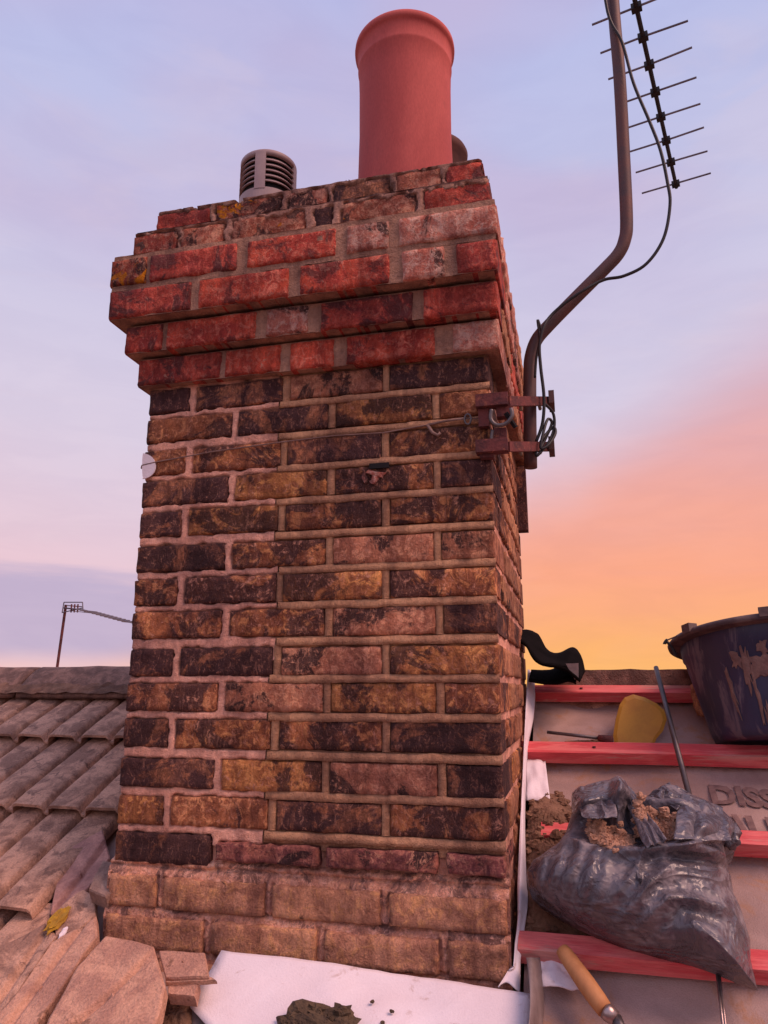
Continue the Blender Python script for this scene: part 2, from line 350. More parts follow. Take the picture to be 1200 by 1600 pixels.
# ================================================================ SETTING
rnd = random.Random(7)
mesh('ground', [(-3000, -3000, -7.2), (3000, -3000, -7.2), (3000, 3000, -7.2), (-3000, 3000, -7.2)], [(0, 1, 2, 3)], M['ground'], origin=(0, 0, -7.2)).update({'kind': 'structure'}) if False else \
    tag(mesh('ground', [(-3000, -3000, -7.2), (3000, -3000, -7.2), (3000, 3000, -7.2), (-3000, 3000, -7.2)], [(0, 1, 2, 3)], M['ground'], origin=(0, 0, -7.2)), kind='structure')
UL, UR = -4.2, 4.2; EAV = 3.7
house = thing('terraced_house', (0, 2.25, -7.2), 'brick house under the half stripped roof that carries the chimney stack', 'house')
b = MB(); qf = RQ-C30*EAV+.35; qb = 2*RQ-qf; zt = RZ-S30*EAV+.10
for (a0, a1) in (((UL+.1, qf), (UR-.1, qf)), ((UL+.1, qb), (UR-.1, qb))):
    b.add(box(((a0[0]+a1[0])/2, a0[1], (-7.2+zt)/2), a1[0]-a0[0], .22, zt+7.2))
for u in (UL+.21, UR-.21):
    vs = [(u+dx, q_, z_) for dx in (-.11, .11) for (q_, z_) in ((qf+.112, -7.2), (qb-.112, -7.2), (qb-.112, zt), (RQ, RZ-.12), (qf+.112, zt))]
    b.add((vs, [(0, 1, 2, 3, 4), (9, 8, 7, 6, 5), (0, 5, 6, 1), (1, 6, 7, 2), (2, 7, 8, 3), (3, 8, 9, 4), (4, 9, 5, 0)]))
b.build('wall', M['wall'], house)
# left half deck (under the tiles) and right half membrane are parts of the roof setting
roof = tag(put(bpy.data.objects.new('roof', None), None, (0, RQ, RZ)), kind='structure')
def slab(u0, u1, s0, s1, h0, h1):
    vs = [RF(u, s, h) for h in (h0, h1) for s in (s0, s1) for u in (u0, u1)]
    return vs, [(0, 1, 3, 2), (4, 6, 7, 5), (0, 4, 5, 1), (2, 3, 7, 6), (0, 2, 6, 4), (1, 5, 7, 3)]
def rear(p): return Vector((p[0], 2*RQ-p[1], p[2]))
MB().add(slab(UL, U0-.02, 0.0, EAV, -.06, -.02)).build('roof_deck', M['felt'], roof)
b = MB().add(slab(U0-.02, U1+.02, .0, .0001, -.06, -.02)); 
bb = MB().add(slab(U0-.0199, U1+.02, .95, EAV, -.06, -.02)).build('roof_deck', M['felt'], roof)
sb = slab(UL, UR, .0, EAV, -.06, -.01); mesh('rear_slope', [rear(v) for v in sb[0]], sb[1], M['tile'], roof)

# ---- membrane on the right, sagging between rafters and battens
BS = [.022, .303, .597, .886, 1.165, 1.46, 1.75, 2.04]
def felt_h(u, s):
    x = (s % .2915)/.2915
    sag = -.012*math.sin(PI*x)*(1+.5*math.sin(u*9.0)) - .010*abs(math.sin((u+.15)*PI/.45))
    return sag + .010*fb(u*3.2, s*2.6, 3.1, 3) + .004*N(u*14+s*6, s*9, 8.) - .006*abs(fb(u*5+s*4, s*16-u*3, 5.5, 3))
def feltp(i, j):
    u = U1+.022+(UR-U1-.022)*(i**1.35); s = -.02+(2.2+.02)*j; return RF(u, s, felt_h(u, s)-.004)
vs, fs = ribbed(feltp, 150, 150)
mesh('membrane', vs, fs, M['felt'], roof, smooth=True)
MB().add(slab(U1+.021, UR, 2.2, EAV, -.03, -.008)).build('membrane', M['felt'], roof)
# roof ridge board dressed with felt, bare of ridge tiles on the right
zr = P(1000, 1046, RQ).z
vs, fs = ribbed(lambda i, j: Vector((U1+.05+(UR-U1-.05)*i, RQ+(-.010 if j < .5 else .022)+.003*N(i*60, j, 1), (RZ-.01 if j in (0, 1) else zr+.003*N(i*80, 5, j)))), 160, 3)
mesh('ridge_board', vs, fs, M['ridge'], roof)
# battens
def batten(s, u0, u1, wd=.038, th=.030):
    n = max(4, int((u1-u0)/.06)); vs = []; fs = []; ph = s*13
    for i in range(n+1):
        u = u0+(u1-u0)*i/n; ds = .0035*N(u*1.5, ph, 0); dh = .002*N(u*3, ph, 5)
        for (a, h) in ((-wd/2, .001), (-wd/2+.002, th), (wd/2-.002, th), (wd/2, .001)):
            vs.append(RF(u, s+a+ds, h+dh))
    for i in range(n):
        for j in range(4):
            a = i*4+j; c = i*4+(j+1) % 4; fs.append((a, c, c+4, a+4))
    fs.append((3, 2, 1, 0)); fs.append(tuple(n*4+j for j in range(4))); return vs, fs
st0 = [P(833, 1080, 2.25).x, RP(812, 1180).x, U1+.05, RS(812, 1480)[0], U1+.04, U1+.04, U1+.04, U1+.04]
for i, s in enumerate(BS):
    vs, fs = batten(s, st0[i], UR-.02, .044 if i != 1 else .05, .030)
    mesh('batten', vs, fs, M['batten'], roof)
# nails on battens
for i in (0, 1, 2, 3):
    for u in (.02, .47, .92):
        p = RF(u+.02*i, BS[i], .032); v_, f_ = lathe(p, [(.0001, .002), (.004, .0018), (.004, -.003)], 8); mesh('nail', v_, f_, M['rust'], roof)

# ---- concrete tiles left: each tile three flat rolls with grooves
TW, TG = .318, .300
def tile_mesh(L=.345, w=TW-.003, seed=0, chip=0.):
    xs = []; nb = 3; bw = w/nb
    for b_ in range(nb):
        x0 = -w/2+b_*bw
        xs += [(x0+.0, -.001 if b_ else .004), (x0+.012, -.002), (x0+.017, .016), (x0+.027, .0200), (x0+bw-.010, .0195), (x0+bw-.004, .014)]
    xs.append((w/2, .002)); ny = 7; vs = []; fs = []; m_ = len(xs)
    for lay in (0, 1):
        for j in range(ny+1):
            for i, (x, h) in enumerate(xs):
                y = L*j/ny; hh = h if lay == 0 else h-.011
                e = .0016*fb(x*30+seed*9, y*30, lay*5., 3)
                if j == 0 and lay == 0: hh -= .004
                yy = y + (.005*fb(x*26+seed*5, 1.7, 0, 3)+ (chip*max(0, N(x*14, seed*7.7, 3.)) if chip else 0) if j <= 1 else 0)*(1 if j == 0 else .5)
                vs.append(Vector((x, yy, hh+e)))      # y up the slope from the lower edge
    st = (ny+1)*m_
    for j in range(ny):
        for i in range(m_-1):
            a = j*m_+i; fs.append((a, a+1, a+1+m_, a+m_)); c = st+a; fs.append((c+m_, c+m_+1, c+1, c))
    for i in range(m_-1):
        fs.append((i+1, i, st+i, st+i+1)); a = ny*m_+i; fs.append((a, a+1, st+a+1, st+a))
    for j in range(ny):
        a = j*m_; fs.append((a, a+m_, st+a+m_, st+a)); a += m_-1; fs.append((a+m_, a, st+a, st+a+m_))
    me = bpy.data.meshes.new('tile'); me.from_pydata([tuple(v) for v in vs], [], fs); me.materials.append(M['tile'])
    me.polygons.foreach_set('use_smooth', [i < 0 or True for i in range(len(fs))])
    me.update(); me.set_sharp_from_angle(angle=math.radians(50)); return me
tmeshes = [tile_mesh(seed=i, chip=.03 if i == 3 else 0.) for i in range(5)]
def place_tile(u, s, hlo=.037, hhi=.002, i=0, yaw=0., name='tile', parent=None):
    o = bpy.data.objects.new(name, tmeshes[i]); C.objects.link(o)
    a = RF(u, s, hlo); c = RF(u, s-.345, hhi); up = (c-a).normalized(); x = Vector((1, 0, 0)); n_ = x.cross(up).normalized()
    R = Matrix((x, up, n_)).transposed()@Matrix.Rotation(yaw, 3, 'Z')
    par = parent or roof; o.parent = par; o.location = a-Vector(par['o']); o.rotation_euler = R.to_euler(); return o
slabs = [.322, .622, .925]
ug = U0+.12
for r_, s in enumerate(slabs):
    for c_ in range(11):
        u = ug-TW*(c_+.05)-TW/2+.05+.004*N(r_*3.3, c_*1.7, 0)+[0, .006, -.004][r_]
        if u+TW/2 > U0-.0 and s-.345 > .97: continue
        if r_ == 2 and u > U0-.12: continue
        place_tile(min(u, 9), s+.006*N(r_*5., c_*2.1, 4.), i=(r_*3+c_) % 5 if r_ < 2 else (c_*2) % 5, yaw=.012*N(c_*3., r_*7., 1.))
# lower courses, out of the frame on the left, go on to the eaves as one relief sheet
def lowt(i, j):
    u = UL+(U0-.0-UL+3.0*(0))*i; s = 1.23+(EAV-1.23)*j; x = ((u-ug) % (TW/3))/(TW/3)
    return RF(u, s, .016+.016*(1 if .16 < x < .95 else 0)+.03*((s-.325) % .3)/.3)
vs, fs = ribbed(lowt, 440, 60); tag(mesh('tile_courses', vs, fs, M['tile'], roof), kind='stuff')
for c_ in range(9):
    u = ug-TW*(c_-.2)-TW/2
    if u < -.95: place_tile(u, 1.225, i=c_ % 5)
# ridge tiles left
zl = P(100, 1040, RQ).z
def ridge_tile(u0, u1, seed):
    def fn(i, j):
        a = -1.0+2.0*j; u = u0+(u1-u0)*i
        q = RQ+a*.118+.003*N(u*20, a*5, seed); z = zl-.004-.088*abs(a)**1.7+.003*fb(u*12, a*9, seed, 3)
        return Vector((u, q, z))
    return ribbed(fn, 12, 10, (0, 0, -.016))
ue = U0+.02; uu = [ue, -1.78, -2.22, -2.67, -3.12, -3.57, -4.02]
for i in range(len(uu)-1):
    vs, fs = ridge_tile(uu[i+1]+.006, uu[i]-.004, i*3.1); mesh('ridge_tile', vs, fs, M['ridge'], roof, smooth=True)
vs, fs = ribbed(lambda i, j: Vector((U0-.02+(-4.0-U0)*i, RQ-.09-.04*j, zl-.06-.03*j+.008*fb(i*70, j*3, 1, 3))), 150, 3); mesh('ridge_bedding', vs, fs, M['flaunch'], roof)
# ================================================================ CHIMNEY STACK
stack = thing('chimney_stack', ((U0+U1)/2, FQ+.42, -.75), 'old brown brick chimney stack with red corbelled top courses and newly pointed right half', 'chimney')
def brick_mesh(w, h, d, seed, rough=1., skew=0.):
    nu = max(4, int(w/.009)); nv = 8
    xs = [-w/2, -w/2+.004]+[-w/2+.004+(w-.008)*i/(nu-2) for i in range(1, nu-1)]+[w/2]
    zs = [-h/2, -h/2+.004]+[-h/2+.004+(h-.008)*i/(nv-2) for i in range(1, nv-1)]+[h/2]
    vs = []; fs = []; W_ = nu+1
    for j, z in enumerate(zs):
        for i, x in enumerate(xs):
            ex = i in (0, nu); ez = j in (0, nv)
            y = 0.; dx = dz = 0.
            if ex or ez: y = .0055+.002*rough*N(x*40, z*40, seed)
            if ex: dx = -math.copysign(1, x)*abs(.0035*rough*fb(z*30, seed*3.1, 1.+(i > 0), 3))
            if ez: dz = -math.copysign(1, z)*abs(.0042*rough*fb(x*26, seed*2.3, 5.+(j > 0), 3))
            if ex and ez: y += .003
            y += -.0030*rough*fb(x*22+seed*5, z*34, seed*1.7, 5)-.0012*rough*abs(N(x*95, z*95, seed))
            vs.append(Vector((x+dx, y, z+dz)))
    for j in range(nv):
        for i in range(nu):
            a = j*W_+i; fs.append((a, a+1, a+1+W_, a+W_))
    nf = len(fs); b0 = len(vs)
    ring = [i for i in range(nu)]+[j*W_+nu for j in range(nv)]+[nv*W_+i for i in range(nu, 0, -1)]+[j*W_ for j in range(nv, 0, -1)]
    for i in ring: v_ = vs[i]; vs.append(Vector((v_.x, d, v_.z)))
    n = len(ring)
    for i in range(n): fs.append((ring[(i+1) % n], ring[i], b0+i, b0+(i+1) % n))
    fs.append(tuple(b0+i for i in range(n))[::-1])
    me = bpy.data.meshes.new('brick'); me.from_pydata([tuple(v) for v in vs], [], fs)
    me.polygons.foreach_set('use_smooth', [i < nf for i in range(len(fs))]); me.update(); return me
nbr = [0]
def brick(x0, x1, z0, z1, q, d, key, rough=1., name='brick'):
    me = brick_mesh(x1-x0, z1-z0, d, nbr[0]*1.37+.5, rough); nbr[0] += 1
    me.materials.append(M[key]); o = bpy.data.objects.new(name, me)
    return put(o, stack, ((x0+x1)/2, q, (z0+z1)/2))
zj = [.6815-.0737*i for i in range(18)]       # tops of the 17 shaft courses
BH = .0595; BJ = .0142
rowsA = ['DDPD', None, 'BMDM', None, 'DOMM', None, 'BMOM', None, 'DDPO', None, 'DMMD', None, 'OBDM', None]
rowsB = [None, 'BDOB', None, 'DOMD', None, 'DMPP', None, 'MMPD', None, 'BPOM', None, 'DOPD', None, 'DVVV']
ST, HD, JJ = .2125, .1055, .0147
side_jobs = []
front_rects = []
for c in range(17):
    zt_ = zj[c]-.007+.0025*math.sin(c*2.1); A = (c % 2 == 0)
    widths = [HD, ST, ST, ST] if A else [ST, ST, ST, HD]
    keys = (rowsA[c] if A else rowsB[c]) if c < 14 else 'YYYY'
    x = U0
    tilt = 0.
    for i, wd in enumerate(widths):
        x0 = x; x1 = x+wd; x = x1+JJ
        jx = .003*N(c*3.1, i*5.7, 2.) ; a0 = x0+(jx if i else .003*N(c*2.2, 1, 9)); a1 = x1+(jx if i < 3 else 0)
        hh = BH*(1+.05*N(c*1.3, i*2.9, 7.)); 
        if c == 13 and i > 0: hh *= .62
        zb = zt_-BH+.002*N(c*1.9, i*3.3, 3.); z1_ = zb+hh
        if c == 13 and i > 0: zb += .014; z1_ += .014
        dq = -.0035 + .0022*N(c*4.4, i*2.2, 11.)
        if c == 13 and i > 0: dq = -.014
        if c >= 14: dq = -.012-.004*(c-14)+.002*N(i*3., c*2., 1.)
        cor = i in (0, 3); dep = (ST if wd == HD else HD) if cor else .09
        brick(a0, a1, zb, z1_, FQ+dq, dep, keys[i], 1.6 if c >= 13 else 1.15)
        front_rects.append((a0, a1, zb, z1_, c))
    side_jobs.append((c, zt_-BH, zt_, U0, U1, FQ, BQ, ST if A else HD, HD if A else ST, 0))   # (left corner depth, right corner depth)
# side faces and the back, shared meshes
smesh = {}
def side_brick(kind, key):
    if (kind, key) not in smesh:
        smesh[(kind, key)] = brick_mesh(.2125, BH, .0885 if kind < 10 else .0885, 50+kind*3.3, 1.3); smesh[(kind, key)].materials.append(M[key])
    return smesh[(kind, key)]
back = MB()
def sides(c, z0, z1, xl, xr, qf_, qb_, dl, dr, cap):
    for sgn, xf, dd in ((-1, xl, dl), (1, xr, dr)):
        a = qf_+dd+JJ; bq = qb_-(HD if dd > .15 else ST if not cap else HD)-.0; end = bq-JJ; n = max(2, round((end-a+JJ)/(ST+JJ))); wd = (end-a-(n-1)*JJ)/n
        for i in range(n):
            key = rnd.choice('SSSBSO' if not cap else 'WSRW') if sgn > 0 else rnd.choice('DBMBD' if not cap else 'RKRK')
            o = bpy.data.objects.new('brick', side_brick(rnd.randrange(5), key)); 
            qc = a+wd/2+i*(wd+JJ); put(o, stack, (xf+sgn*.002*N(c*3., i*4., sgn*2.)+sgn*.001, qc, (z0+z1)/2), PI/2*sgn)
            o.scale = (wd/.2125, 1, (z1-z0)/BH)
        # back corner brick
        lb = qb_-bq; wb = ST if lb < .15 else HD
        x0, x1 = (xl, xl+wb) if sgn < 0 else (xr-wb, xr); back.add(box(((x0+x1)/2, qb_-lb/2, (z0+z1)/2), wb-.001, lb, z1-z0))
    n = 3; ia, ib = xl+ST+JJ+.0, xr-ST-JJ; wd = (ib-ia-(n-1)*JJ)/n
    for i in range(n): back.add(box((ia+wd/2+i*(wd+JJ), qb_-.045, (z0+z1)/2), wd, .09, z1-z0))
for j in side_jobs: sides(*j)
# ---- mortar of the shaft: a core set back and two finely modelled front sheets
def core(x0, x1, q0, q1, z0, z1, amp, seed, nx=60, ny=60, nz=120):
    vs = []; fs = []
    def grid(fn, nu, nv):
        b0 = len(vs); v_, f_ = ribbed(fn, nu, nv); vs.extend(v_); fs.extend(tuple(i+b0 for i in f) for f in f_)
    e = lambda a, b_: amp*fb(a*26, b_*26, seed, 3)
    grid(lambda i, j: Vector((x0+(x1-x0)*i, q0+e(i*(x1-x0), j*(z1-z0)), z0+(z1-z0)*j)), nx, nz)
    grid(lambda i, j: Vector((x1+e(i*(q1-q0)+3, j*(z1-z0)), q0+(q1-q0)*i, z0+(z1-z0)*j)), ny, nz)
    grid(lambda i, j: Vector((x1+(x0-x1)*i, q1, z0+(z1-z0)*j)), 2, 2)
    grid(lambda i, j: Vector((x0+e(i*(q1-q0)+9, j*(z1-z0)), q1+(q0-q1)*i, z0+(z1-z0)*j)), ny, nz)
    grid(lambda i, j: Vector((x0+(x1-x0)*i, q0+(q1-q0)*j, z1)), 2, 2)
    return vs, fs
vs, fs = core(U0+.007, U1-.004, FQ+.012, BQ-.008, -.78, .688, .003, 2.2); tag(mesh('mortar', vs, fs, M['oldm'], stack), kind='stuff')
USPL = [P(x, y, FQ).x for (x, y) in ((437, 600), (434, 900), (418, 1100), (418, 1290))]
def usplit(z): return USPL[0] if z > .30 else (USPL[1] if z > .05 else USPL[2])
def joint_sheet(x0, x1, z0, z1, flush, dip, rag, res, seed, bandpx=0.):
    rects = [r for r in front_rects if r[3] > z0-.03 and r[2] < z1+.03]
    nx = int((x1-x0)/res); nz = int((z1-z0)/res)
    def fn(i, j):
        x = x0+(x1-x0)*i; z = z0+(z1-z0)*j
        xr = x+rag*.8*fb(x*35, z*35, seed, 3); zr_ = z+rag*fb(x*30+7, z*30, seed+4, 4)
        dmin = -1
        for (a, b_, c_, d_, cc) in rects:
            if c_-.012 < zr_ < d_+.012 and a-.02 < xr < b_+.02:
                dd = min(xr-a, b_-xr, zr_-c_, d_-zr_)
                if dd > dmin: dmin = dd
        t = min(1, max(0, (dmin+.0005)/.005)); t = t*t*(3-2*t)
        edge_ = min(x-x0, x1-x) if FQ < FQ0-.001 else min(x-U0, U1-x); lip = max(0, (.006-edge_)/.006)*.008
        return Vector((x, FQ+flush+.0018*fb(x*40, z*40, seed, 3)+dip*t+lip, z))
    return ribbed(fn, nx, nz)
zlow = -.30; FQ0 = FQ
us = USPL[0]
for (z0, z1, ui) in ((.30, .688, 0), (.055, .30, 1), (zlow, .055, 2)):
    vs, fs = joint_sheet(U0+.004, USPL[ui], z0, z1, -.0015, .014, .0060, .0036, 1.+ui)
    tag(mesh('old_mortar', vs, fs, M['oldm'], stack, smooth=True), kind='stuff')
    vs, fs = joint_sheet(USPL[ui]+.0005, U1-.002, z0, z1, .0015, .010, .0012, .0036, 5.+ui)
    tag(mesh('new_pointing', vs, fs, M['newm'], stack, smooth=True), kind='stuff')
# raised strap of new pointing along every bed joint on the right half, and on the uprights
for c in range(0, 13):
    zc = zj[c+1]-.0
    x0 = USPL[0 if zc > .3 else 1 if zc > .055 else 2]+.004; x1 = U1+.001; n = 70; vs = []; fs = []
    for i in range(n+1):
        x = x0+(x1-x0)*i/n; dz = .0018*fb(x*14, c*3.3, 2, 4); hw = .0088+.0016*fb(x*24, c*5.1, 7, 4); e = .0012*fb(x*60, c, 1, 3)
        for (a, y) in ((hw, .003), (hw*.80, -.0028), (0, -.0040), (-hw*.90, -.0050), (-hw, .003)): vs.append(Vector((x, FQ+y+e+.0004*N(x*90, a*300, c), zc+dz+a)))
    for i in range(n):
        for j in range(4): a = i*5+j; fs.append((a, a+5, a+6, a+1))
    mesh('pointing_strap', vs, fs, M['newm'], stack, smooth=True)
    rects = [r for r in front_rects if r[4] == c]
    for i in range(3):
        xm = (rects[i][1]+rects[i+1][0])/2
        if xm > x0-.005:
            hw = (rects[i+1][0]-rects[i][1])/2+.0012; hw = max(hw, .0078); zb_ = rects[i][2]+.001; zt2 = rects[i][3]+.002; vs = []; fs = []
            for kx in range(9):
                z = zb_+(zt2-zb_)*kx/8; dx = .0008*N(z*60, c, i)
                for (a, y) in ((-hw, .004), (-hw*.85, -.0022), (0, -.0026), (hw*.85, -.0022), (hw, .004)): vs.append(Vector((xm+a+dx, FQ+y, z)))
            for kx in range(8):
                for j in range(4): a = kx*5+j; fs.append((a, a+1, a+6, a+5))
            mesh('pointing_strap', vs, fs, M['newm'], stack, smooth=True)
# mortar skim smeared over the three lowest courses
def skim(i, j):
    x = U0-.006+(U1-U0+.010)*i; z = -.80+(.80-.288)*j
    lower = max(0, min(1, (-.33-z)/.03))
    y = -.001-.006*lower-.003*max(0, min(1, (-.42-z)/.02))+.004*fb(x*9, z*14, 3.3, 5)+.002*fb(x*50, z*50, 1, 3)
    for zc in (-.345, -.418, -.49): y += .0070*math.exp(-((z-zc+.004*N(x*12, zc, 1))/.0035)**2)
    for (a, b_, c_, d_, cc) in front_rects:
        if cc >= 14 and c_ < z < d_:
            for e in (a, b_): y += .0050*math.exp(-((x-e)/.0035)**2)
    cut = .016*max(0, min(1, (z+.335+.01*fb(x*20, 1, 2, 3))/.006))
    return Vector((x, FQ+y+cut*.9, z))
vs, fs = ribbed(skim, 300, 190); tag(mesh('mortar_skim', vs, fs, M['skim'], stack, smooth=True), kind='stuff')
# ---- corbelled cap
def ux(xpx, ypx, o): return P(xpx, ypx, FQ-o).x
capd = [  # z0, z1, front offset, left u, right u, bricks [(px0, px1, key)], px y of the course at left and right
 (.676, .744, .025, None, None, [(210, 345, 'K'), (350, 438, 'R'), (452, 522, 'R'), (540, 680, 'R'), (706, 781, 'W')], (582, 522)),
 (.749, .818, .050, None, None, [(188, 254, 'K'), (259, 400, 'R'), (415, 481, 'W'), (500, 645, 'K'), (660, 779, 'K')], (530, 458)),
 (.824, .897, .078, None, None, [(163, 298, 'K'), (309, 451, 'R'), (467, 608, 'R'), (627, 695, 'W'), (712, 779, 'K')], (477, 391)),
 (.908, .978, .078, None, None, [(165, 229, 'L'), (233, 370, 'K'), (385, 525, 'R'), (540, 608, 'W'), (622, 776, 'W')], (424, 338)),
 (.989, 1.058, .047, None, None, [(211, 277, 'L'), (281, 350, 'T'), (362, 478, 'T'), (490, 520, 'D'), (535, 650, 'T'), (662, 766, 'K')], (392, 298)),
 (1.066, 1.135, .012, None, None, [(247, 330, 'K'), (336, 440, 'L'), (450, 512, 'T'), (520, 610, 'D'), (618, 690, 'T'), (697, 756, 'K')], (360, 272))]
cap_rects = []
for c, (z0, z1, o_, _, _, bl, (yl, yr)) in enumerate(capd):
    us_ = []
    xa, xb = bl[0][0], bl[-1][1]
    for (p0, p1, key) in bl:
        f0 = (p0-xa)/(xb-xa); f1 = (p1-xa)/(xb-xa)
        us_.append((ux(p0, yl+(yr-yl)*f0, o_), ux(p1, yl+(yr-yl)*f1, o_), key))
    xl = [U0-.022, U0-.045, U0-.076, U0-.080, U0-.048, U0-.012][c]; xr = U1+[.026, .028, .033, .035, .020, .004][c]
    us_[0] = (xl, us_[0][1], us_[0][2]); us_[-1] = (us_[-1][0], xr, us_[-1][2])
    qf_ = FQ-o_; qb_ = BQ+min(o_, .03)
    for i, (a, b_, key) in enumerate(us_):
        if c >= 4: cap_rects.append((a, b_, z0, z1, o_))
        cor = i in (0, len(us_)-1); dep = (.20 if (b_-a) < .15 else .1045) if cor else .12
        tz = .002*N(c*2.2, i*4.1, 6)
        brick(a, b_, z0+tz+.001, z1+tz, qf_+.0015*N(i*3., c*7., 2), dep, key, 1.0 if c < 4 else 1.9)
    dl = (.20 if (us_[0][1]-us_[0][0]) < .15 else .1045); dr = (.20 if (us_[-1][1]-us_[-1][0]) < .15 else .1045)
    sides(c+20, z0+.001, z1, xl, xr, qf_, qb_, dl, dr, 1)
    zb_ = z0+.0015; ztp = z1+(.0005 if c < 3 else .0115)
    if c < 3:
        v_, f_ = box(((xl+xr)/2, (qf_+qb_)/2, (z1+capd[c+1][0])/2), xr-xl-.034, qb_-qf_-.034, capd[c+1][0]-z1+.008); mesh('bed_joint', v_, f_, M['darkm'], stack)  # recessed core, coloured dark to paint in the shadow line under the corbel
    if c == 5: ztp = z1-.001
    vs, fs = core(xl+.006, xr-.004, qf_+(.0045 if c < 5 else .008), qb_-.005, zb_ if c != 3 else z0-.010, ztp, .0028 if c < 4 else .006, 7.7+c, 90, 60, 10)
    vs2 = [(xl+.006, qf_+.006, zb_), (xr-.004, qf_+.006, zb_), (xr-.004, qb_-.005, zb_), (xl+.006, qb_-.005, zb_)]
    n0 = len(vs); vs += [Vector(v) for v in vs2]; fs.append((n0+3, n0+2, n0+1, n0))
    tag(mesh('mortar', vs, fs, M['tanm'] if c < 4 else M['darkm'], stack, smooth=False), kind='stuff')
front_rects = []
for (x0, x1, z0, z1, o_) in cap_rects: front_rects.append((x0, x1, z0, z1, 0))
for (xa, xb, za, zb2, o_) in ((U0-.046, U1+.018, .980, 1.062, .047), (U0-.010, U1+.002, 1.056, 1.140, .012)):
    FQs = FQ; FQ = FQ-o_
    vs, fs = joint_sheet(xa, xb, za, zb2, -.0025, .016, .016, .0040, 12.+za)
    FQ = FQs; tag(mesh('ragged_mortar', vs, fs, M['topm'], stack, smooth=True), kind='stuff')
back_o = back.build('back_bricks', M['B'], stack); tag(back_o, kind='stuff')
# flaunching on top
tx0, tx1, tq0, tq1 = U0-.008, U1+.001, FQ-.004, BQ-.0
POT1 = (-.385, 1.80); VENT = (-.808, 1.80); POT2 = (-.352, 2.085)
def flau(i, j):
    x = tx0+(tx1-tx0)*i; q = tq0+(tq1-tq0)*j; e = min(x-tx0, tx1-x, q-tq0, tq1-q)
    z = 1.136+.040*min(1, e/.22)+.012*fb(x*15, q*15, 2.2, 5)+.009*abs(fb(x*55, q*55, 5.2, 3))
    for (a, b_) in (POT1, VENT, POT2):
        d = math.hypot(x-a, q-b_); z += .05*math.exp(-max(0, d-.10)/.06)
    if e < .0001: z = 1.118+.006*N(x*30, q*30, 1)
    return Vector((x+.006*N(x*30, q*30, 9)*(e < .001), q+.006*N(x*30, q*30, 3)*(e < .001), z))
vs, fs = ribbed(flau, 180, 150); tag(mesh('flaunching', vs, fs, M['flaunch'], stack), kind='stuff')
cr = MB(); rr = random.Random(9)
for i in range(190):
    if i < 130: u = tx0+.01+(tx1-tx0-.02)*rr.random(); q = tq0+.012+.05*rr.random()**2
    else:
        a = rr.random()*2*PI; c_ = (POT1, VENT, POT2)[i % 3]; rad = (.145, .09, .115)[i % 3]+.015*rr.random(); u = c_[0]+math.cos(a)*rad; q = c_[1]+math.sin(a)*rad
    e = min(u-tx0, tx1-u, q-tq0); z = 1.137+.040*min(1, e/.22)+(.045 if i >= 130 else 0); sz = rr.uniform(.004, .011)
    cr.add(lump((u, q, z), sz*1.3, sz, sz*.9, rr.random()*60, 8, 6, .7, ax=(Vector((1, 0, 0)), Vector((0, 1, 0)), Vector((0, 0, 1)))))
tag(cr.build('mortar_crumbs', M['flaunch'], stack), kind='stuff')
ms = MB()
for i in range(60):
    x, y = rr.gauss(545, 9), 0; p = P(x, 268+.0*x, FQ+.02); sz = rr.uniform(.002, .005); ms.add(lump((p.x, FQ+.015+.02*rr.random(), 1.150+.010*rr.random()), sz, sz, sz*1.3, rr.random()*60, 7, 5, .7))
tag(ms.build('moss', M['black'], stack), kind='stuff')
# broken face of one brick with pale pink flakes
cx = P(585, 742, FQ)
for (dx, dz, wx, wz, an) in ((-.020, -.003, .014, .030, .5), (.006, .002, .040, .014, -.35), (.0, -.008, .02, .02, .9)):
    v_, f_ = box((cx.x+dx, FQ-.004, cx.z+dz), wx, .010, wz, ax=(Vector((math.cos(an), .15, math.sin(an))), Vector((0, 1, 0)), Vector((-math.sin(an), 0, math.cos(an)))))
    v_[4] = v_[4]+Vector((.008, .004, -.01)); v_[1] = v_[1]+Vector((-.006, 0, .004))
    mesh('broken_flake', v_, f_, M['W'], stack)
vs, fs = box((cx.x+.012, FQ-.003, cx.z+.017), .042, .012, .011); mesh('broken_hollow', vs, fs, M['black'], stack)

# pots, cowl
pr = [(.118, 1.13), (.139, 1.19), (.136, 1.40), (.133, 1.55), (.134, 1.70), (.136, 1.765), (.1385, 1.77), (.1385, 1.778), (.137, 1.785), (.139, 1.815), (.143, 1.827), (.1475, 1.83), (.1485, 1.840), (.1475, 1.849), (.142, 1.852), (.128, 1.850), (.122, 1.83), (.120, 1.45), (.118, 1.16)]
pot = thing('chimney_pot', (POT1[0], POT1[1], 1.13), 'tall smooth red terracotta pot with a rolled rim, the large one', 'chimney pot')
v_, f_ = lathe((*POT1, 0), pr, 72, .004); o = mesh('shaft', v_, f_, M['pot'], pot, smooth=True)
v_, f_ = lathe((*POT1, 0), [(.119, 1.33), (.0001, 1.331)], 40); mesh('dark_flue', v_, f_, M['black'], pot)
pot2 = thing('chimney_pot', (POT2[0], POT2[1], 1.13), 'short dark sooty pot peeping out behind the red pot', 'chimney pot')
pr2 = [(.100, 1.12), (.108, 1.2), (.100, 1.5), (.098, 1.67), (.110, 1.68), (.113, 1.70), (.108, 1.712), (.094, 1.712), (.090, 1.5), (.088, 1.2)]
v_, f_ = lathe((*POT2, 0), pr2, 48, .006); mesh('shaft', v_, f_, M['pot2'], pot2, smooth=True)
vent = thing('vent_cowl', (VENT[0], VENT[1], 1.13), 'small grey metal flue cowl with dark louvre slots on the left of the stack', 'vent')
zt_v = 1.535; R_ = .083
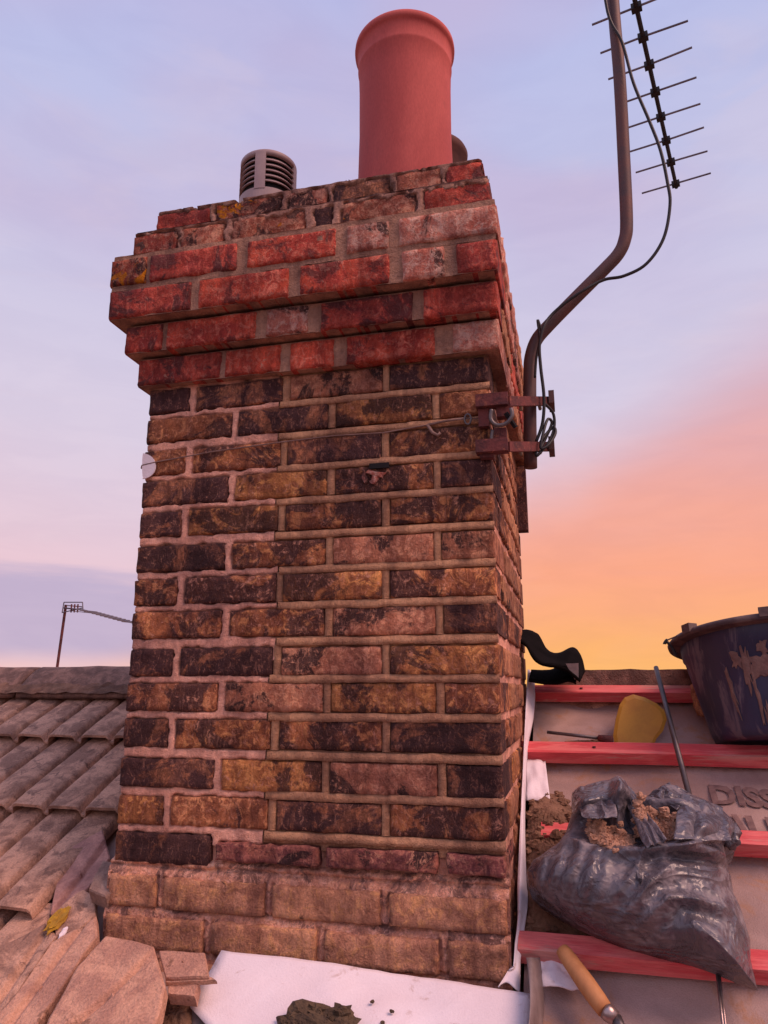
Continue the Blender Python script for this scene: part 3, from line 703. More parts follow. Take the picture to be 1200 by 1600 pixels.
v_, f_ = lathe((*VENT, 0), [(R_*.90, 1.13), (R_*.90, zt_v-.02), (R_*.86, zt_v-.012)], 40); mesh('dark_liner', v_, f_, M['black'], vent, smooth=True)
v_, f_ = lathe((*VENT, 0), [(R_, 1.13), (R_, 1.405), (R_*.93, 1.405), (R_*.93, 1.13)], 56); mesh('collar', v_, f_, M['vent'], vent)
v_, f_ = lathe((*VENT, 0), [(R_*.93, zt_v-.022), (R_, zt_v-.022), (R_+.001, zt_v-.006), (R_*.93, zt_v), (.0001, zt_v+.004)], 56); mesh('lid', v_, f_, M['vent'], vent, smooth=True)
for q_ in range(5):                                   # louvre rings
    z = 1.428+q_*.0175; v_, f_ = lathe((*VENT, 0), [(R_*.90, z+.009), (R_*.99, z), (R_*1.01, z-.0045), (R_*.90, z-.001)], 56)
    mesh('louvre', v_, f_, M['vent'], vent, smooth=True)
for j in range(4):
    a = -PI/2+.12+j*PI/2; v_ = []; f_ = []
    for ii in range(5):
        aa = a-.19+.38*ii/4
        for z in (1.40, zt_v-.012):
            for rr in (R_*.94, R_*1.018): v_.append((VENT[0]+math.cos(aa)*rr, VENT[1]+math.sin(aa)*rr, z))
    for ii in range(4):
        b0 = ii*4; f_ += [(b0+1, b0+5, b0+7, b0+3), (b0, b0+2, b0+6, b0+4), (b0+2, b0+3, b0+7, b0+6), (b0, b0+4, b0+5, b0+1)]
    f_ += [(0, 1, 3, 2), (16, 18, 19, 17)]; mesh('rib', v_, f_, M['vent'], vent)
# ================================================================ AERIAL MAST
QP = 1.56
mast = thing('antenna_mast', P(828, 730, QP), 'cranked rusty brown metal mast strapped to the right corner of the chimney', 'mast')
pp = [P(829, 731, QP), P(828, 650, QP), P(828, 590, QP), P(829, 560, QP), P(838, 532, QP), P(858, 508, QP), P(900, 465, QP), P(945, 420, QP), P(966, 397, QP), P(976, 375, QP), P(979, 345, QP),
      P(975, 250, QP), P(968, 120, QP), P(958, 0, QP), P(945, -215, QP)]
vs, fs = tube(bez(pp, 6), .0142, 16); mesh('pole', vs, fs, M['pole'], mast, smooth=True)
# aerial: boom runs level away to the right
aer = thing('tv_aerial', P(945, -205, QP), 'black boomed television aerial with thin cross rods above the cranked mast', 'antenna')
zb = P(945, -195, QP).z-.03
def atz(x, y, z): r = ray(x, y); return r*(z/r.z)
bpx = [(1007, 58), (1056, 292)]
b0 = atz(955, -165, zb+.0); b1 = atz(1057, 293, zb)
dirb = (b1-b0).normalized(); start = b0-dirb*.45
vs, fs = tube([start, b1], .0075, 6); mesh('boom', vs, fs, M['plast'], aer)
perp = Vector((dirb.y, -dirb.x, 0)).normalized()
js = [(996, 12), (1007, 58), (1016, 102), (1026, 144), (1035, 183), (1043, 220), (1049, 254), (1056, 288)]
sp_ = (atz(996, 12, zb)-atz(1007, 58, zb)).length
pts = [atz(x, y, zb) for x, y in js]
for i in range(1, 9): pts.append(pts[0]-dirb*sp_*i)
for i, p in enumerate(pts):
    hl = .132 if i < 8 else .14
    p = start+dirb*((p-start).dot(dirb))
    up_ = Vector((0, 0, .004)); w_ = .010*N(i*3.3, 1, 2)
    vs, fs = tube([p-perp*hl+up_*(1+w_*50), p+up_, p+perp*hl+Vector((0, 0, w_+.004))], .0038, 6); mesh('element', vs, fs, M['elem'], aer)
    v1, f1 = box(p+Vector((0, 0, .002)), .022, .030, .020, ax=(dirb, perp, Vector((0, 0, 1)))); mesh('clip', v1, f1, M['plast'], aer)
v1, f1 = box(P(947, -195, QP)+Vector((.0, 0, 0)), .05, .05, .06); mesh('clamp', v1, f1, M['plast'], aer)
# coax cable
cab = MB()
cq = QP-.02
cpts = [P(930, -215, cq), P(946, 0, cq), P(972, 66, cq), P(990, 130, cq), P(1015, 190, cq), P(1032, 235, cq), P(1043, 285, cq), P(1047, 320, cq), P(1037, 372, cq), P(1010, 412, cq), P(975, 431, cq), P(944, 437, cq),
        P(915, 452, cq-.01), P(885, 472, cq-.01), P(862, 492, cq-.01), P(849, 512, cq-.02), P(843, 540, cq-.02), P(845, 575, cq-.02), P(850, 620, cq-.02), P(848, 660, cq-.02), P(838, 690, cq-.02)]
cab.add(tube(bez(cpts, 7), .0036, 7))
c2 = [(850, 630), (864, 645), (866, 668), (858, 690), (846, 705), (838, 712), (840, 698), (852, 680), (864, 668), (868, 676), (858, 694), (845, 700), (850, 672), (856, 655), (862, 662), (850, 690), (842, 706)]
cab.add(tube(bez([P(x, y, cq-.012+.02*math.sin(i)) for i, (x, y) in enumerate(c2)], 6), .0032, 7))
cab.add(tube(bez([P(x, y, cq) for x, y in ((846, 516), (840, 500), (843, 530), (838, 560), (836, 590))], 6), .0028, 6))
o = cab.build('coax_cable', M['cable'], None, smooth=True); tag(o, 'black coaxial cable curving below the aerial and coiled behind the mast foot', 'cable')
# bracket on the corner
br = thing('mast_bracket', P(790, 700, FQ-.03), 'rusty lashing bracket clamping the mast foot to the chimney corner', 'bracket')
X, Y, Z = Vector((1, 0, 0)), Vector((0, 1, 0)), Vector((0, 0, 1))
for (x0, x1, y, hgt) in ((744, 862, 627, .026), (744, 862, 698, .026)):
    a = P(x0, y, FQ-.022); e = P(x1, y, QP+.02)
    # arm: from front corner round to behind the mast
    p1 = P(x0+50, y, FQ-.022); vs, fs = box((a+p1)/2, (p1-a).length, .026, hgt); vs = [v+Vector((.002*N(i*3., y, 1), 0, .003*N(i*5., y, 2))) for i, v in enumerate(vs)]; mesh('corner_plate', vs, fs, M['rust'], br)
    d = (e-p1); ax = (d.normalized(), Z.cross(d.normalized()), Z); vs, fs = box((p1+e)/2, d.length, .008, hgt*.8, ax=ax); mesh('arm', vs, fs, M['rust'], br)
    v1, f1 = box(e+Vector((.0, .0, .0)), .012, .06, hgt*1.1); mesh('end_plate', v1, f1, M['pole'], br)
    pc = P(828, y, QP); cir = [pc+Vector((math.cos(t)*.0215, math.sin(t)*.0215-.002, .006*math.sin(t))) for t in [PI+.3+i*(PI*1.1)/12 for i in range(13)]]
    cir = [cir[0]+Vector((-.002, .05, 0))]+cir+[cir[-1]+Vector((.002, .05, 0))]
    vs, fs = tube(cir, .0042, 8); mesh('u_bolt', vs, fs, M['steel'], br, smooth=True)
pa, pb = P(752, 610, FQ-.03), P(760, 712, FQ-.03)
for (x0, x1, y0, y1) in ((748, 765, 642, 668), (776, 800, 636, 652), (750, 772, 700, 716), (772, 792, 672, 686)):
    a = P(x0, y0, FQ-.012); e = P(x1, y1, FQ-.012); v1, f1 = box((a+e)/2, e.x-a.x, .022, a.z-e.z); mesh('corner_plate', v1, f1, M['rust'], br)
hook = bez([P(x, y, FQ-.035) for x, y in ((768, 640), (767, 655), (776, 664), (790, 662), (800, 650), (798, 638))], 5); vs, fs = tube(hook, .0042, 7); mesh('hook_bolt', vs, fs, M['steel'], br, smooth=True)
hook = bez([P(x, y, FQ-.03) for x, y in ((770, 672), (768, 688), (776, 702), (784, 690))], 5); vs, fs = tube(hook, .0034, 7); mesh('hook_bolt', vs, fs, M['steel'], br, smooth=True)
vs, fs = tube([P(790, 645, FQ-.03), P(806, 668, FQ-.02)], .005, 6); mesh('hook_bolt', vs, fs, M['black'], br)
eye = [P(731+5*math.cos(t), 655+8*math.sin(t), FQ-.016) for t in [i*2*PI/14 for i in range(15)]]; vs, fs = tube(eye, .0022, 6); mesh('eye_bolt', vs, fs, M['steel'], br)
# lashing wire
wire = MB()
wp = [(752, 654), (731, 654), (690, 659), (668, 664), (600, 676), (520, 681), (437, 691), (330, 706), (243, 722), (222, 727)]
wire.add(tube([P(x, y, FQ-.008-.004*(i in (0, 1))) for i, (x, y) in enumerate(wp)], .0016, 5))
wire.add(tube([P(x, y, FQ-.010) for x, y in ((668, 664), (676, 676), (684, 680), (688, 676))], .0034, 6))
wire.add(tube([P(x, y, FQ-.010) for x, y in ((732, 653), (700, 657), (668, 664))], .0026, 6))
wl = P(222, 727, FQ-.008); wire.add(tube([wl, Vector((U0-.014, FQ+.01, wl.z)), Vector((U0-.012, BQ+.01, wl.z+.01)), Vector((U1+.012, BQ+.01, wl.z+.03)), P(820, 668, BQ-.1)], .0016, 5))
tag(wire.build('lashing_wire', M['wirem'], None, smooth=True), 'thin galvanised lashing wire stretched across the face of the stack', 'wire')
v_ = [P(222+21*math.cos(t) if math.cos(t) > 0 else 224-2*abs(math.cos(t)), 728+20*math.sin(t), FQ-.0085) for t in [i*2*PI/24 for i in range(24)]]; n = 24
v_ = v_+[v+Vector((0, .003, 0)) for v in v_]; f_ = [tuple(range(24))[::-1], tuple(range(24, 48))]+[(i, (i+1) % n, n+(i+1) % n, n+i) for i in range(n)]
tag(mesh('wire_guard', v_, f_, M['white'], None), 'round white guard pad under the wire at the left edge of the stack', 'pad')
# slate sliver on the far right edge of the shaft
a, e = P(821, 735, BQ-.02), P(826, 832, BQ-.02); v1, f1 = box((U1+.012, BQ-.04, (a.z+e.z)/2), .03, .05, a.z-e.z); mesh('projecting_brick', v1, f1, M['D'], stack)
# ================================================================ FAR AERIAL on the rear slope
far = thing('tv_aerial', P(90, 1038, 5.0)-Vector((0, 0, 1.6)), 'small distant television aerial on a thin pole beyond the left ridge', 'antenna')
top = P(103, 945, 5.0); foot = P(88, 1045, 5.0); foot = foot+(foot-top)*3.3; foot.z = RZ-S30*(5.0-RQ)/C30-.02
vs, fs = tube([foot, P(90, 1038, 5.0), top], .0105, 8); mesh('pole', vs, fs, M['rust'], far)
bm0, bm1 = P(100, 950, 5.0), P(207, 973, 4.6); vs, fs = tube([bm0, P(130, 953, 4.9), bm1], .006, 6); mesh('boom', vs, fs, M['elem'], far)
for i in range(13):
    t = .30+.7*i/12; p = bm0.lerp(bm1, t); p.z = P(130, 953, 4.9).lerp(bm1, (t-.3)/.7).z if t > .3 else p.z
    d = Vector((.2, .9, .0)).normalized()*.10; vs, fs = tube([p-d, p+d], .0028, 5); mesh('element', vs, fs, M['elem'], far)
q5 = 4.98
for pl_ in (((100, 941), (129, 941)), ((98, 957), (129, 950)), ((100, 941), (97, 958)), ((129, 941), (130, 955)), ((104, 946), (128, 948))):
    vs, fs = tube([P(*pl_[0], q5), P(*pl_[1], q5)], .0042, 5); mesh('reflector_rod', vs, fs, M['elem'], far)
for x in (112, 117, 122): vs, fs = tube([P(x, 944, q5-.02), P(x-1, 957, q5-.02)], .006, 5); mesh('reflector_rod', vs, fs, M['rust'], far)
# ================================================================ LOOSE THINGS
# black curled flashing on the ridge
def strip_px(pts, q0, q1, n=8, thick=.004, seed=0.):
    """pts: list of (xa, ya, xb, yb) rails in the picture ; near rail at q0, far rail at q1"""
    A = bez([P(a, b_, q0) for a, b_, _, _ in pts], n); B = bez([P(c_, d_, q1) for _, _, c_, d_ in pts], n); m_ = len(A)-1
    return ribbed(lambda i, j: A[round(i*m_)].lerp(B[round(i*m_)], j)+Vector((0, 0, .002*N(i*20, j*4, seed))), m_, 6, (0, thick, -thick))
ld = thing('curled_flashing', P(860, 1055, 2.2), 'black curled scrap of flashing lying across the bare ridge beside the stack', 'flashing')
pts_ = [(800, 996, 804, 984), (820, 1006, 826, 984), (832, 1026, 842, 992), (845, 1036, 855, 1014), (864, 1040, 872, 1020), (884, 1046, 895, 1011), (902, 1060, 908, 1024), (906, 1062, 914, 1046)]
vs, fs = strip_px(pts_, 2.06, 2.20, 6, .006); mesh('sheet', vs, fs, M['lead'], ld, smooth=True)
pts_ = [(826, 1062, 830, 1046), (850, 1066, 860, 1046), (872, 1066, 878, 1036), (888, 1062, 892, 1030), (900, 1066, 903, 1030)]
vs, fs = strip_px(pts_, 2.10, 2.22, 5, .006, 3.); mesh('sheet', vs, fs, M['lead'], ld, smooth=True)
v_ = [P(x, y, 2.07) for x, y in ((884, 1037), (904, 1036), (904, 1060), (898, 1062))]; v_ += [v+Vector((0, .006, 0)) for v in v_]
mesh('lead_flap', v_, [(3, 2, 1, 0), (4, 5, 6, 7), (0, 1, 5, 4), (1, 2, 6, 5), (2, 3, 7, 6), (3, 0, 4, 7)], M['leadg'], ld)
# white membrane upstand beside the stack
us2 = [(822, 1046, 835, 1060), (818, 1075, 836, 1085), (815, 1110, 834, 1120), (814, 1150, 826, 1160), (812, 1200, 822, 1205), (808, 1280, 820, 1285), (808, 1360, 822, 1366), (808, 1400, 824, 1410), (808, 1440, 820, 1444), (803, 1480, 814, 1486), (796, 1510, 813, 1520), (778, 1541, 812, 1549)]
sv = [-.04, .06, .15, .25, .38, .52, .68, .76, .82, .88, .93, .965]
A = bez([RP(a, b_, .075-.045*min(1, i/9)) for i, (a, b_, _, _) in enumerate(us2)], 6); B = bez([RP(c_, d_, .03-.012*min(1, i/9)) for i, (_, _, c_, d_) in enumerate(us2)], 6); m_ = len(A)-1
for L_ in (A, B):
    for v in L_:
        lim = U1+.008 if v.y > FQ-.02 else -9
        if v.x < lim: v.x = lim
vs, fs = ribbed(lambda i, j: A[round(i*m_)].lerp(B[round(i*m_)], j)+Vector((0, -.006*math.sin(j*PI*2+i*9), .008*math.sin(j*PI))), m_, 10, (.001, .001, -.002))
tag(mesh('membrane_strip', vs, fs, M['white'], None, smooth=True), 'narrow crumpled white membrane strip standing against the right side of the stack', 'membrane')
# torn white patches
def patch(px, h, name, label, matk='white', thick=.002, n=10, wav=.004, cat='membrane'):
    """four corner pixel quad laid on the roof"""
    a, b_, c_, d_ = [RP(x, y, hh) for (x, y), hh in zip(px, h if isinstance(h, (list, tuple)) else [h]*4)]
    fn = lambda i, j: a.lerp(b_, i).lerp(d_.lerp(c_, i), j)+NR*wav*fb(i*3+a.x*9, j*3, a.x*5, 3)
    vs, fs = ribbed(fn, n, n, tuple(NR*-thick)); o = mesh(name, vs, fs, M[matk], None, smooth=True); tag(o, label, cat); return o
p1_ = patch([(820, 1186), (852, 1188), (860, 1252), (822, 1250)], .012, 'membrane_scrap', 'small square of white membrane under the second red batten', wav=.006)
p2_ = patch([(840, 1498), (890, 1500), (915, 1545), (846, 1540)], .010, 'membrane_scrap', 'white membrane scrap under the lowest red batten beside the wooden handle', wav=.006)
for o in (p1_, p2_): o['group'] = 'torn white membrane scraps under the battens'
# big white sheet at the foot of the stack
SH = [(346, 1484), (833, 1556), (815, 1720), (150, 1660)]
def sheet(i, j):
    a, b_, c_, d_ = RP(346, 1484, .030), RP(834, 1556, .030), RP(800, 1760, .035), RP(150, 1760, .050)
    lft = RP(297, 1572, .05)
    p = a.lerp(b_, i).lerp((d_ + (c_-d_)*i), j)
    k_ = math.exp(-((j-.42)/.25)**2)*(1-i)**2*0
    hgt = .008*fb(i*2.2, j*1.6, 4., 3)+.0
    return p+NR*hgt
sh = thing('membrane_sheet', RP(560, 1560, 0.), 'large white membrane sheet spread in front of the stack foot', 'membrane')
out = [(346, 1484), (420, 1494), (500, 1504), (590, 1515), (680, 1528), (760, 1542), (834, 1556), (828, 1600), (815, 1700), (600, 1760), (420, 1720), (322, 1600), (297, 1572), (318, 1530)]
cen = RP(570, 1610, .03); ov = bez([RP(x, y, .028) for x, y in out+[out[0]]], 1)[:-1]; vs = [cen]; fs = []; nr_ = 14; na = len(ov)*4
ovd = []
for i in range(len(ov)):
    for t in range(4): ovd.append(ov[i].lerp(ov[(i+1) % len(ov)], t/4))
for r_ in range(1, nr_+1):
    for v in ovd:
        p = cen.lerp(v, r_/nr_); vs.append(p+NR*(.010*fb(p.x*5, p.y*5, 2., 3)+.0015*N(p.x*40, p.y*40, 1)))
for i in range(na): fs.append((0, 1+i, 1+(i+1) % na))
for r_ in range(nr_-1):
    for i in range(na): a = 1+r_*na+i; b_ = 1+r_*na+(i+1) % na; fs.append((a, a+na, b_+na, b_))
m0 = len(vs); vs += [v-NR*.0025 for v in vs[m0-na:m0]]
for i in range(na): a = m0-na+i; b_ = m0-na+(i+1) % na; fs.append((a, m0+i, m0+(i+1) % na, b_))
mesh('sheet', vs, fs, M['white'], sh, smooth=True)
v1, f1 = ribbed(lambda i, j: RP(300+(360-300)*i, 1574+(1600-1574)*i+70*j*(1-.2*i), .018-.010*j), 8, 6, tuple(NR*-.002)); mesh('fold', v1, f1, M['leadg'], sh, smooth=True)
# wet mortar on the sheet
mm = MB()
for i in range(26):
    x = rnd.uniform(450, 548); y = 1598+rnd.uniform(-14, 22)-10*math.exp(-((x-478)/22)**2)
    mm.add(lump(RP(x, y, .045), rnd.uniform(.010, .022), rnd.uniform(.008, .018), rnd.uniform(.008, .016), i*1.7, 14, 9, .6))
mm.add(lump(RP(500, 1620, .035), .07, .045, .022, 3.3, 30, 16, .6))
o = mm.build('wet_mortar', M['mud'], None); tag(o, 'dark olive heap of wet mortar on the white sheet', 'mortar', kind='stuff')
for i, (x, y) in enumerate(((582, 1565), (612, 1580), (598, 1598))):
    v1, f1 = lump(RP(x, y, .036), .004, .003, .002, i*3., 10, 6, .6); mm = mesh('splash', v1, f1, M['mud'], sh)
# grey lead flap below the strip
v1, f1 = ribbed(lambda i, j: RP(*( (822+22*i+6*math.sin(j*3), 1496+130*j)), .055-.04*i+.02*math.sin(i*3+j*2)), 10, 14, (0, .002, -.002))
tag(mesh('lead_flap', v1, f1, M['leadg'], None, smooth=True), 'grey bent lead flap hanging beside the lower corner of the stack', 'flashing')
# rubble and dirt heap beside the stack
def heap(px, hmax, name, label, matk, nn=44, seed=0., cat='rubble', n_lump=60, ls=.008, lmat=None):
    pts_ = [RS(x, y) for x, y in px]; cx_ = sum(p[0] for p in pts_)/len(pts_); cs = sum(p[1] for p in pts_)/len(pts_)
    ring = []
    for i in range(len(pts_)):
        for t in range(6): a = pts_[i]; b_ = pts_[(i+1) % len(pts_)]; ring.append((a[0]+(b_[0]-a[0])*t/6, a[1]+(b_[1]-a[1])*t/6))
    vs = []; fs = []; nr_ = 20; na = len(ring); b = MB()
    for r_ in range(nr_+1):
        f_ = r_/nr_
        for (u, s) in ring:
            uu_ = cx_+(u-cx_)*f_*(1+.10*N(u*30, s*30, seed)); ss = cs+(s-cs)*f_*(1+.10*N(u*25, s*25, seed+3))
            h = hmax*(1-f_**2)*(.65+.6*fb(uu_*14, ss*14, seed, 4))+.010*abs(fb(uu_*50, ss*50, seed, 3))*(1-f_)+(.004 if r_ < nr_ else -.02)
            vs.append(RF(uu_, ss, h))
    for r_ in range(nr_):
        for i in range(na): a = r_*na+i; b2 = r_*na+(i+1) % na; fs.append((a, a+na, b2+na, b2))
    b.add((vs, fs)); rr = random.Random(int(seed*10)+3)
    for i in range(n_lump):
        a = rr.randrange(na); f_ = rr.random()**.5; u = cx_+(ring[a][0]-cx_)*f_; s = cs+(ring[a][1]-cs)*f_; sz = ls*rr.uniform(.4, 1.5)
        b.add(lump(RF(u, s, hmax*(1-f_**2)*.8+.003), sz, sz*.8, sz*.7, rr.random()*50, 8, 6, .6))
    o = b.build(name, M[matk], None); tag(o, label, cat, kind='stuff'); return o
heap([(826, 1246), (870, 1236), (900, 1260), (905, 1330), (900, 1420), (930, 1462), (880, 1462), (824, 1456), (820, 1360), (822, 1290)], .035, 'mortar_rubble', 'brown raked out mortar crumbs heaped between the stack and the black sack', 'dirt', seed=1.3, n_lump=150, ls=.009)
heap([(880, 1160), (950, 1156), (960, 1172), (905, 1176)], .006, 'mortar_rubble', 'thin crumbs of mortar on the second red batten', 'dirt', seed=2.9, n_lump=26, ls=.004)
# ---- black rubble sack
sk = thing('rubble_sack', RP(1000, 1490, .0), 'open black plastic sack full of orange brown rubble slumped on the battens', 'bag')
th_ = math.radians(52); MN = Vector((0, -math.sin(th_), math.cos(th_)))     # plane of the sack
B0 = RP(1000, 1470, .045)
def SP(x, y, h=0.): r = ray(x, y); return r*((MN.dot(B0)+h)/MN.dot(r))
outl = [(893, 1243), (903, 1234), (918, 1227), (940, 1221), (962, 1219), (978, 1226), (986, 1240), (998, 1254), (1010, 1246), (1024, 1234), (1042, 1226), (1060, 1229), (1082, 1243), (1104, 1252), (1125, 1262), (1143, 1280), (1152, 1296), (1148, 1310), (1132, 1322), (1134, 1345), (1142, 1368),
        (1146, 1395), (1156, 1416), (1164, 1440), (1172, 1468), (1173, 1500), (1180, 1530), (1184, 1549), (1160, 1541), (1136, 1530), (1112, 1519), (1086, 1509), (1050, 1500), (1010, 1488), (965, 1473), (930, 1458), (895, 1440), (862, 1420), (838, 1402), (825, 1385), (822, 1366), (832, 1346), (850, 1334), (872, 1320), (884, 1300), (893, 1275)]
cenp = (1000, 1385)
oc = []
for i in range(len(outl)):
    a = outl[i]; b_ = outl[(i+1) % len(outl)]
    for t in range(5): oc.append((a[0]+(b_[0]-a[0])*t/5, a[1]+(b_[1]-a[1])*t/5))
na = len(oc); NRr = 56
def sackh(x, y, r):
    h = .125*(1-r**2.6)**.55 if r < 1 else 0
    # mouth
    dx = (x-990)/92; dy = (y-1306)/40; mo = math.exp(-(dx*dx+dy*dy)**1.6)
    h -= .055*mo
    ring = math.sqrt(dx*dx+dy*dy); h += .020*math.exp(-((ring-1.15)/.22)**2)*(1+.6*math.sin(math.atan2(dy, dx)*5+1))
    # pleats fanning from the right side of the mouth to the lower right
    ax_, ay_ = 905., 1560.; an = math.atan2(y-ay_, x-ax_); rad = math.hypot(x-ax_, y-ay_)
    wz = max(0, min(1, (x-960)/60))*max(0, min(1, (y-1352)/50))
    an2 = (y-.62*(1180-x)*-1)/1.0
    ph = (y+.62*x)/4.3+1.9*N(x*.012, y*.012, 4.)
    an3 = math.degrees(math.atan2(y-1490, x-915)); rad3 = math.hypot(x-915, y-1490)
    w3 = max(0, min(1, (rad3-50)/40))*max(0, min(1, (265-rad3)/60))*max(0, min(1, (-2-an3)/8))*max(0, min(1, (an3+66)/12))
    h += w3*.0095*(1-2*abs(math.sin(math.radians(an3*9.5)+2.2*N(x*.009, y*.009, 4.))))*(.75+.6*N(x*.015, y*.02, 9))
    # vertical gathers on the left
    wl_ = max(0, min(1, (960-x)/50))*max(0, min(1, (y-1300)/40)); h += wl_*.0045*math.sin((x+.35*y)/4.2+2*N(x*.02, y*.02, 2.))
    # the tall fold at upper middle
    h += .040*math.exp(-((x-968)/10)**2)*max(0, min(1, (1330-y)/50)); h -= .022*math.exp(-((x-987)/8)**2)*max(0, min(1, (1330-y)/60))
    h -= .05*math.exp(-((x-1036)/24)**2-((y-1256)/14)**2)
    h += .024*math.exp(-((y-1345-.02*(x-1090))/9)**2)*max(0, min(1, (x-1010)/40)) - .020*math.exp(-((y-1362)/6)**2)*max(0, min(1, (x-1030)/40))
    # diagonal crease from mouth to bottom left
    dl_ = (y-1330)-(x-1000)*-.9; h += .010*math.exp(-(dl_/22)**2)*(x < 1040)*(y > 1320)*0
    dd = abs((x-975)*.92-(y-1240)*.40); h += .034*math.exp(-(dd/9)**2)*max(0, min(1, (y-1232)/15))*max(0, min(1, (1352-y)/20))
    h += .014*fb(x*.013, y*.013, 3., 2)*(1-r**6) + .004*abs(fb(x*.035, y*.02, 8., 2))*(1-r**6)
    return h
vs = []; fs = []
vs.append(SP(*cenp, sackh(*cenp, 0)))
for r_ in range(1, NRr+1):
    f_ = (r_/NRr)**.85
    for (x, y) in oc:
        px_, py_ = cenp[0]+(x-cenp[0])*f_, cenp[1]+(y-cenp[1])*f_
        base_ = SP(cenp[0], cenp[1]).lerp(SP(x, y), f_)
        vs.append(base_+MN*0+(-ray(px_, py_).normalized()*.6+MN*.4)*sackh(px_, py_, f_))
for i in range(na): fs.append((0, 1+(i+1) % na, 1+i))
for r_ in range(NRr-1):
    for i in range(na): a = 1+r_*na+i; b_ = 1+r_*na+(i+1) % na; fs.append((a, b_, b_+na, a+na))
# back of the sack falls onto the roof
last = 1+(NRr-1)*na; m0 = len(vs)
for rr in (1., .7, .3):
    for (x, y) in oc:
        p = SP(cenp[0], cenp[1]).lerp(SP(x, y), rr*.97); t_ = p.dot(NR)-NR.dot(Vector((0, RQ, RZ))); k_ = max(.0, t_-.02)
        vs.append(p-NR*k_*(1 if rr < 1 else .5))
for i in range(na): fs.append((last+i, last+(i+1) % na, m0+(i+1) % na, m0+i))
for q_ in range(2):
    for i in range(na): a = m0+q_*na+i; b_ = m0+q_*na+(i+1) % na; fs.append((a, b_, b_+na, a+na))
fs.append(tuple(m0+2*na+i for i in range(na)))
mesh('sack_body', vs, fs, M['sack'], sk, smooth=True)
# rolled knot at the right edge
vs, fs = lump(SP(1140, 1305, .01), .018, .03, .02, 4., 20, 14, .5); mesh('twisted_corner', vs, fs, M['sack'], sk, smooth=True)
def flap(px, hs, seed, nn=26):
    def fn(i, j):
        x = (px[0][0]*(1-i)+px[1][0]*i)*(1-j)+(px[3][0]*(1-i)+px[2][0]*i)*j; y = (px[0][1]*(1-i)+px[1][1]*i)*(1-j)+(px[3][1]*(1-i)+px[2][1]*i)*j
        e = min(i, 1-i, j, 1-j); x += 5*N(j*3, i*3, seed)*(1+e); y += 5*N(j*3, i*3, seed+5)
        h = (hs[0]*(1-i)+hs[1]*i)*(1-j)+(hs[3]*(1-i)+hs[2]*i)*j + .012*math.sin(i*PI)*math.cos(j*2) + .010*(1-2*abs((i*2.5+.4*N(j*3, seed, 1)) % 1-.5)) + .006*fb(i*4, j*3, seed, 3)
        return SP(x, y)+(-ray(x, y).normalized()*.6+MN*.4)*h
    vs, fs = ribbed(fn, nn, nn, tuple(MN*-.0012)); mesh('torn_flap', vs, fs, M['sack'], sk, smooth=True)
flap([(894, 1242), (958, 1220), (964, 1304), (914, 1300)], (.02, .02, .135, .125), 1.)
flap([(960, 1221), (986, 1238), (1040, 1338), (1010, 1352)], (.03, .03, .140, .150), 2.)
flap([(1062, 1250), (1128, 1268), (1140, 1330), (1050, 1338)], (.05, .03, .085, .150), 3.)
flap([(1010, 1250), (1046, 1226), (1074, 1244), (1056, 1282)], (.035, .012, .03, .09), 4.)
b = MB(); rr = random.Random(5)
for i in range(360):
    if i % 2: x, y = rr.uniform(920, 988), 0; y = 1322+(x-953)*.42+rr.gauss(0, 9)
    else: x, y = rr.uniform(992, 1056), 0; y = 1302+(x-1022)*.25+rr.gauss(0, 11)
    if not (915 < x < 1066): continue
    sz = rr.uniform(.0035, .0095); hh = sackh(x, y, .35); b.add(lump(SP(x, y, 0)+(-ray(x, y).normalized()*.6+MN*.4)*(hh+.003), sz, sz*.8, sz*.8, rr.random()*60, 8, 6, .7))
tag(b.build('rubble', M['rubble'], None), 'orange brown broken mortar filling the mouth of the black sack', 'rubble', kind='stuff')
# ---- tub
tubo = thing('builders_tub', P(1200, 1160, 1.95), 'large blue black builders tub splashed with mortar leaning by the ridge', 'bucket')
TR = Matrix.Rotation(math.radians(-11), 3, 'X')@Matrix.Rotation(math.radians(-2), 3, 'Y')
tc = P(1232, 1160, 2.03)
prt = [(.0001, 0), (.150, 0), (.163, .006), (.168, .02), (.188, .14), (.205, .235), (.209, .24), (.212, .275), (.232, .279), (.240, .276), (.242, .286), (.234, .296), (.214, .297), (.205, .290), (.200, .24), (.165, .03), (.0001, .02)]
prt = [(r_*.985, z_*.87) for r_, z_ in prt]
vs, fs = lathe(tc, prt[:8], 72, .010, axis=TR); mesh('tub_body', vs, fs, M['tub'], tubo, smooth=True)
vs, fs = lathe(tc, prt[7:14], 72, .006, axis=TR); mesh('rim', vs, fs, M['tubrim'], tubo, smooth=True)
vs, fs = lathe(tc, prt[13:], 72, axis=TR); mesh('tub_inside', vs, fs, M['tub'], tubo, smooth=True)
for a_ in (-1.78, -2.62, -.5):
    d = Vector((math.cos(a_), math.sin(a_), 0)); p = tc+TR@(d*.228+Vector((0, 0, .258))); vs, fs = box(p, .028, .024, .022, ax=(TR@Vector((-d.y, d.x, 0)), TR@d, TR@Z)); mesh('lug', vs, fs, M['tubrim'], tubo)
def onTub(a, z, r_=0.0):
    rr = .985*(.168+(.205-.168)*(z-.02)/.215); return tc+TR@Vector((math.cos(a)*(rr+r_), math.sin(a)*(rr+r_), z*.87))
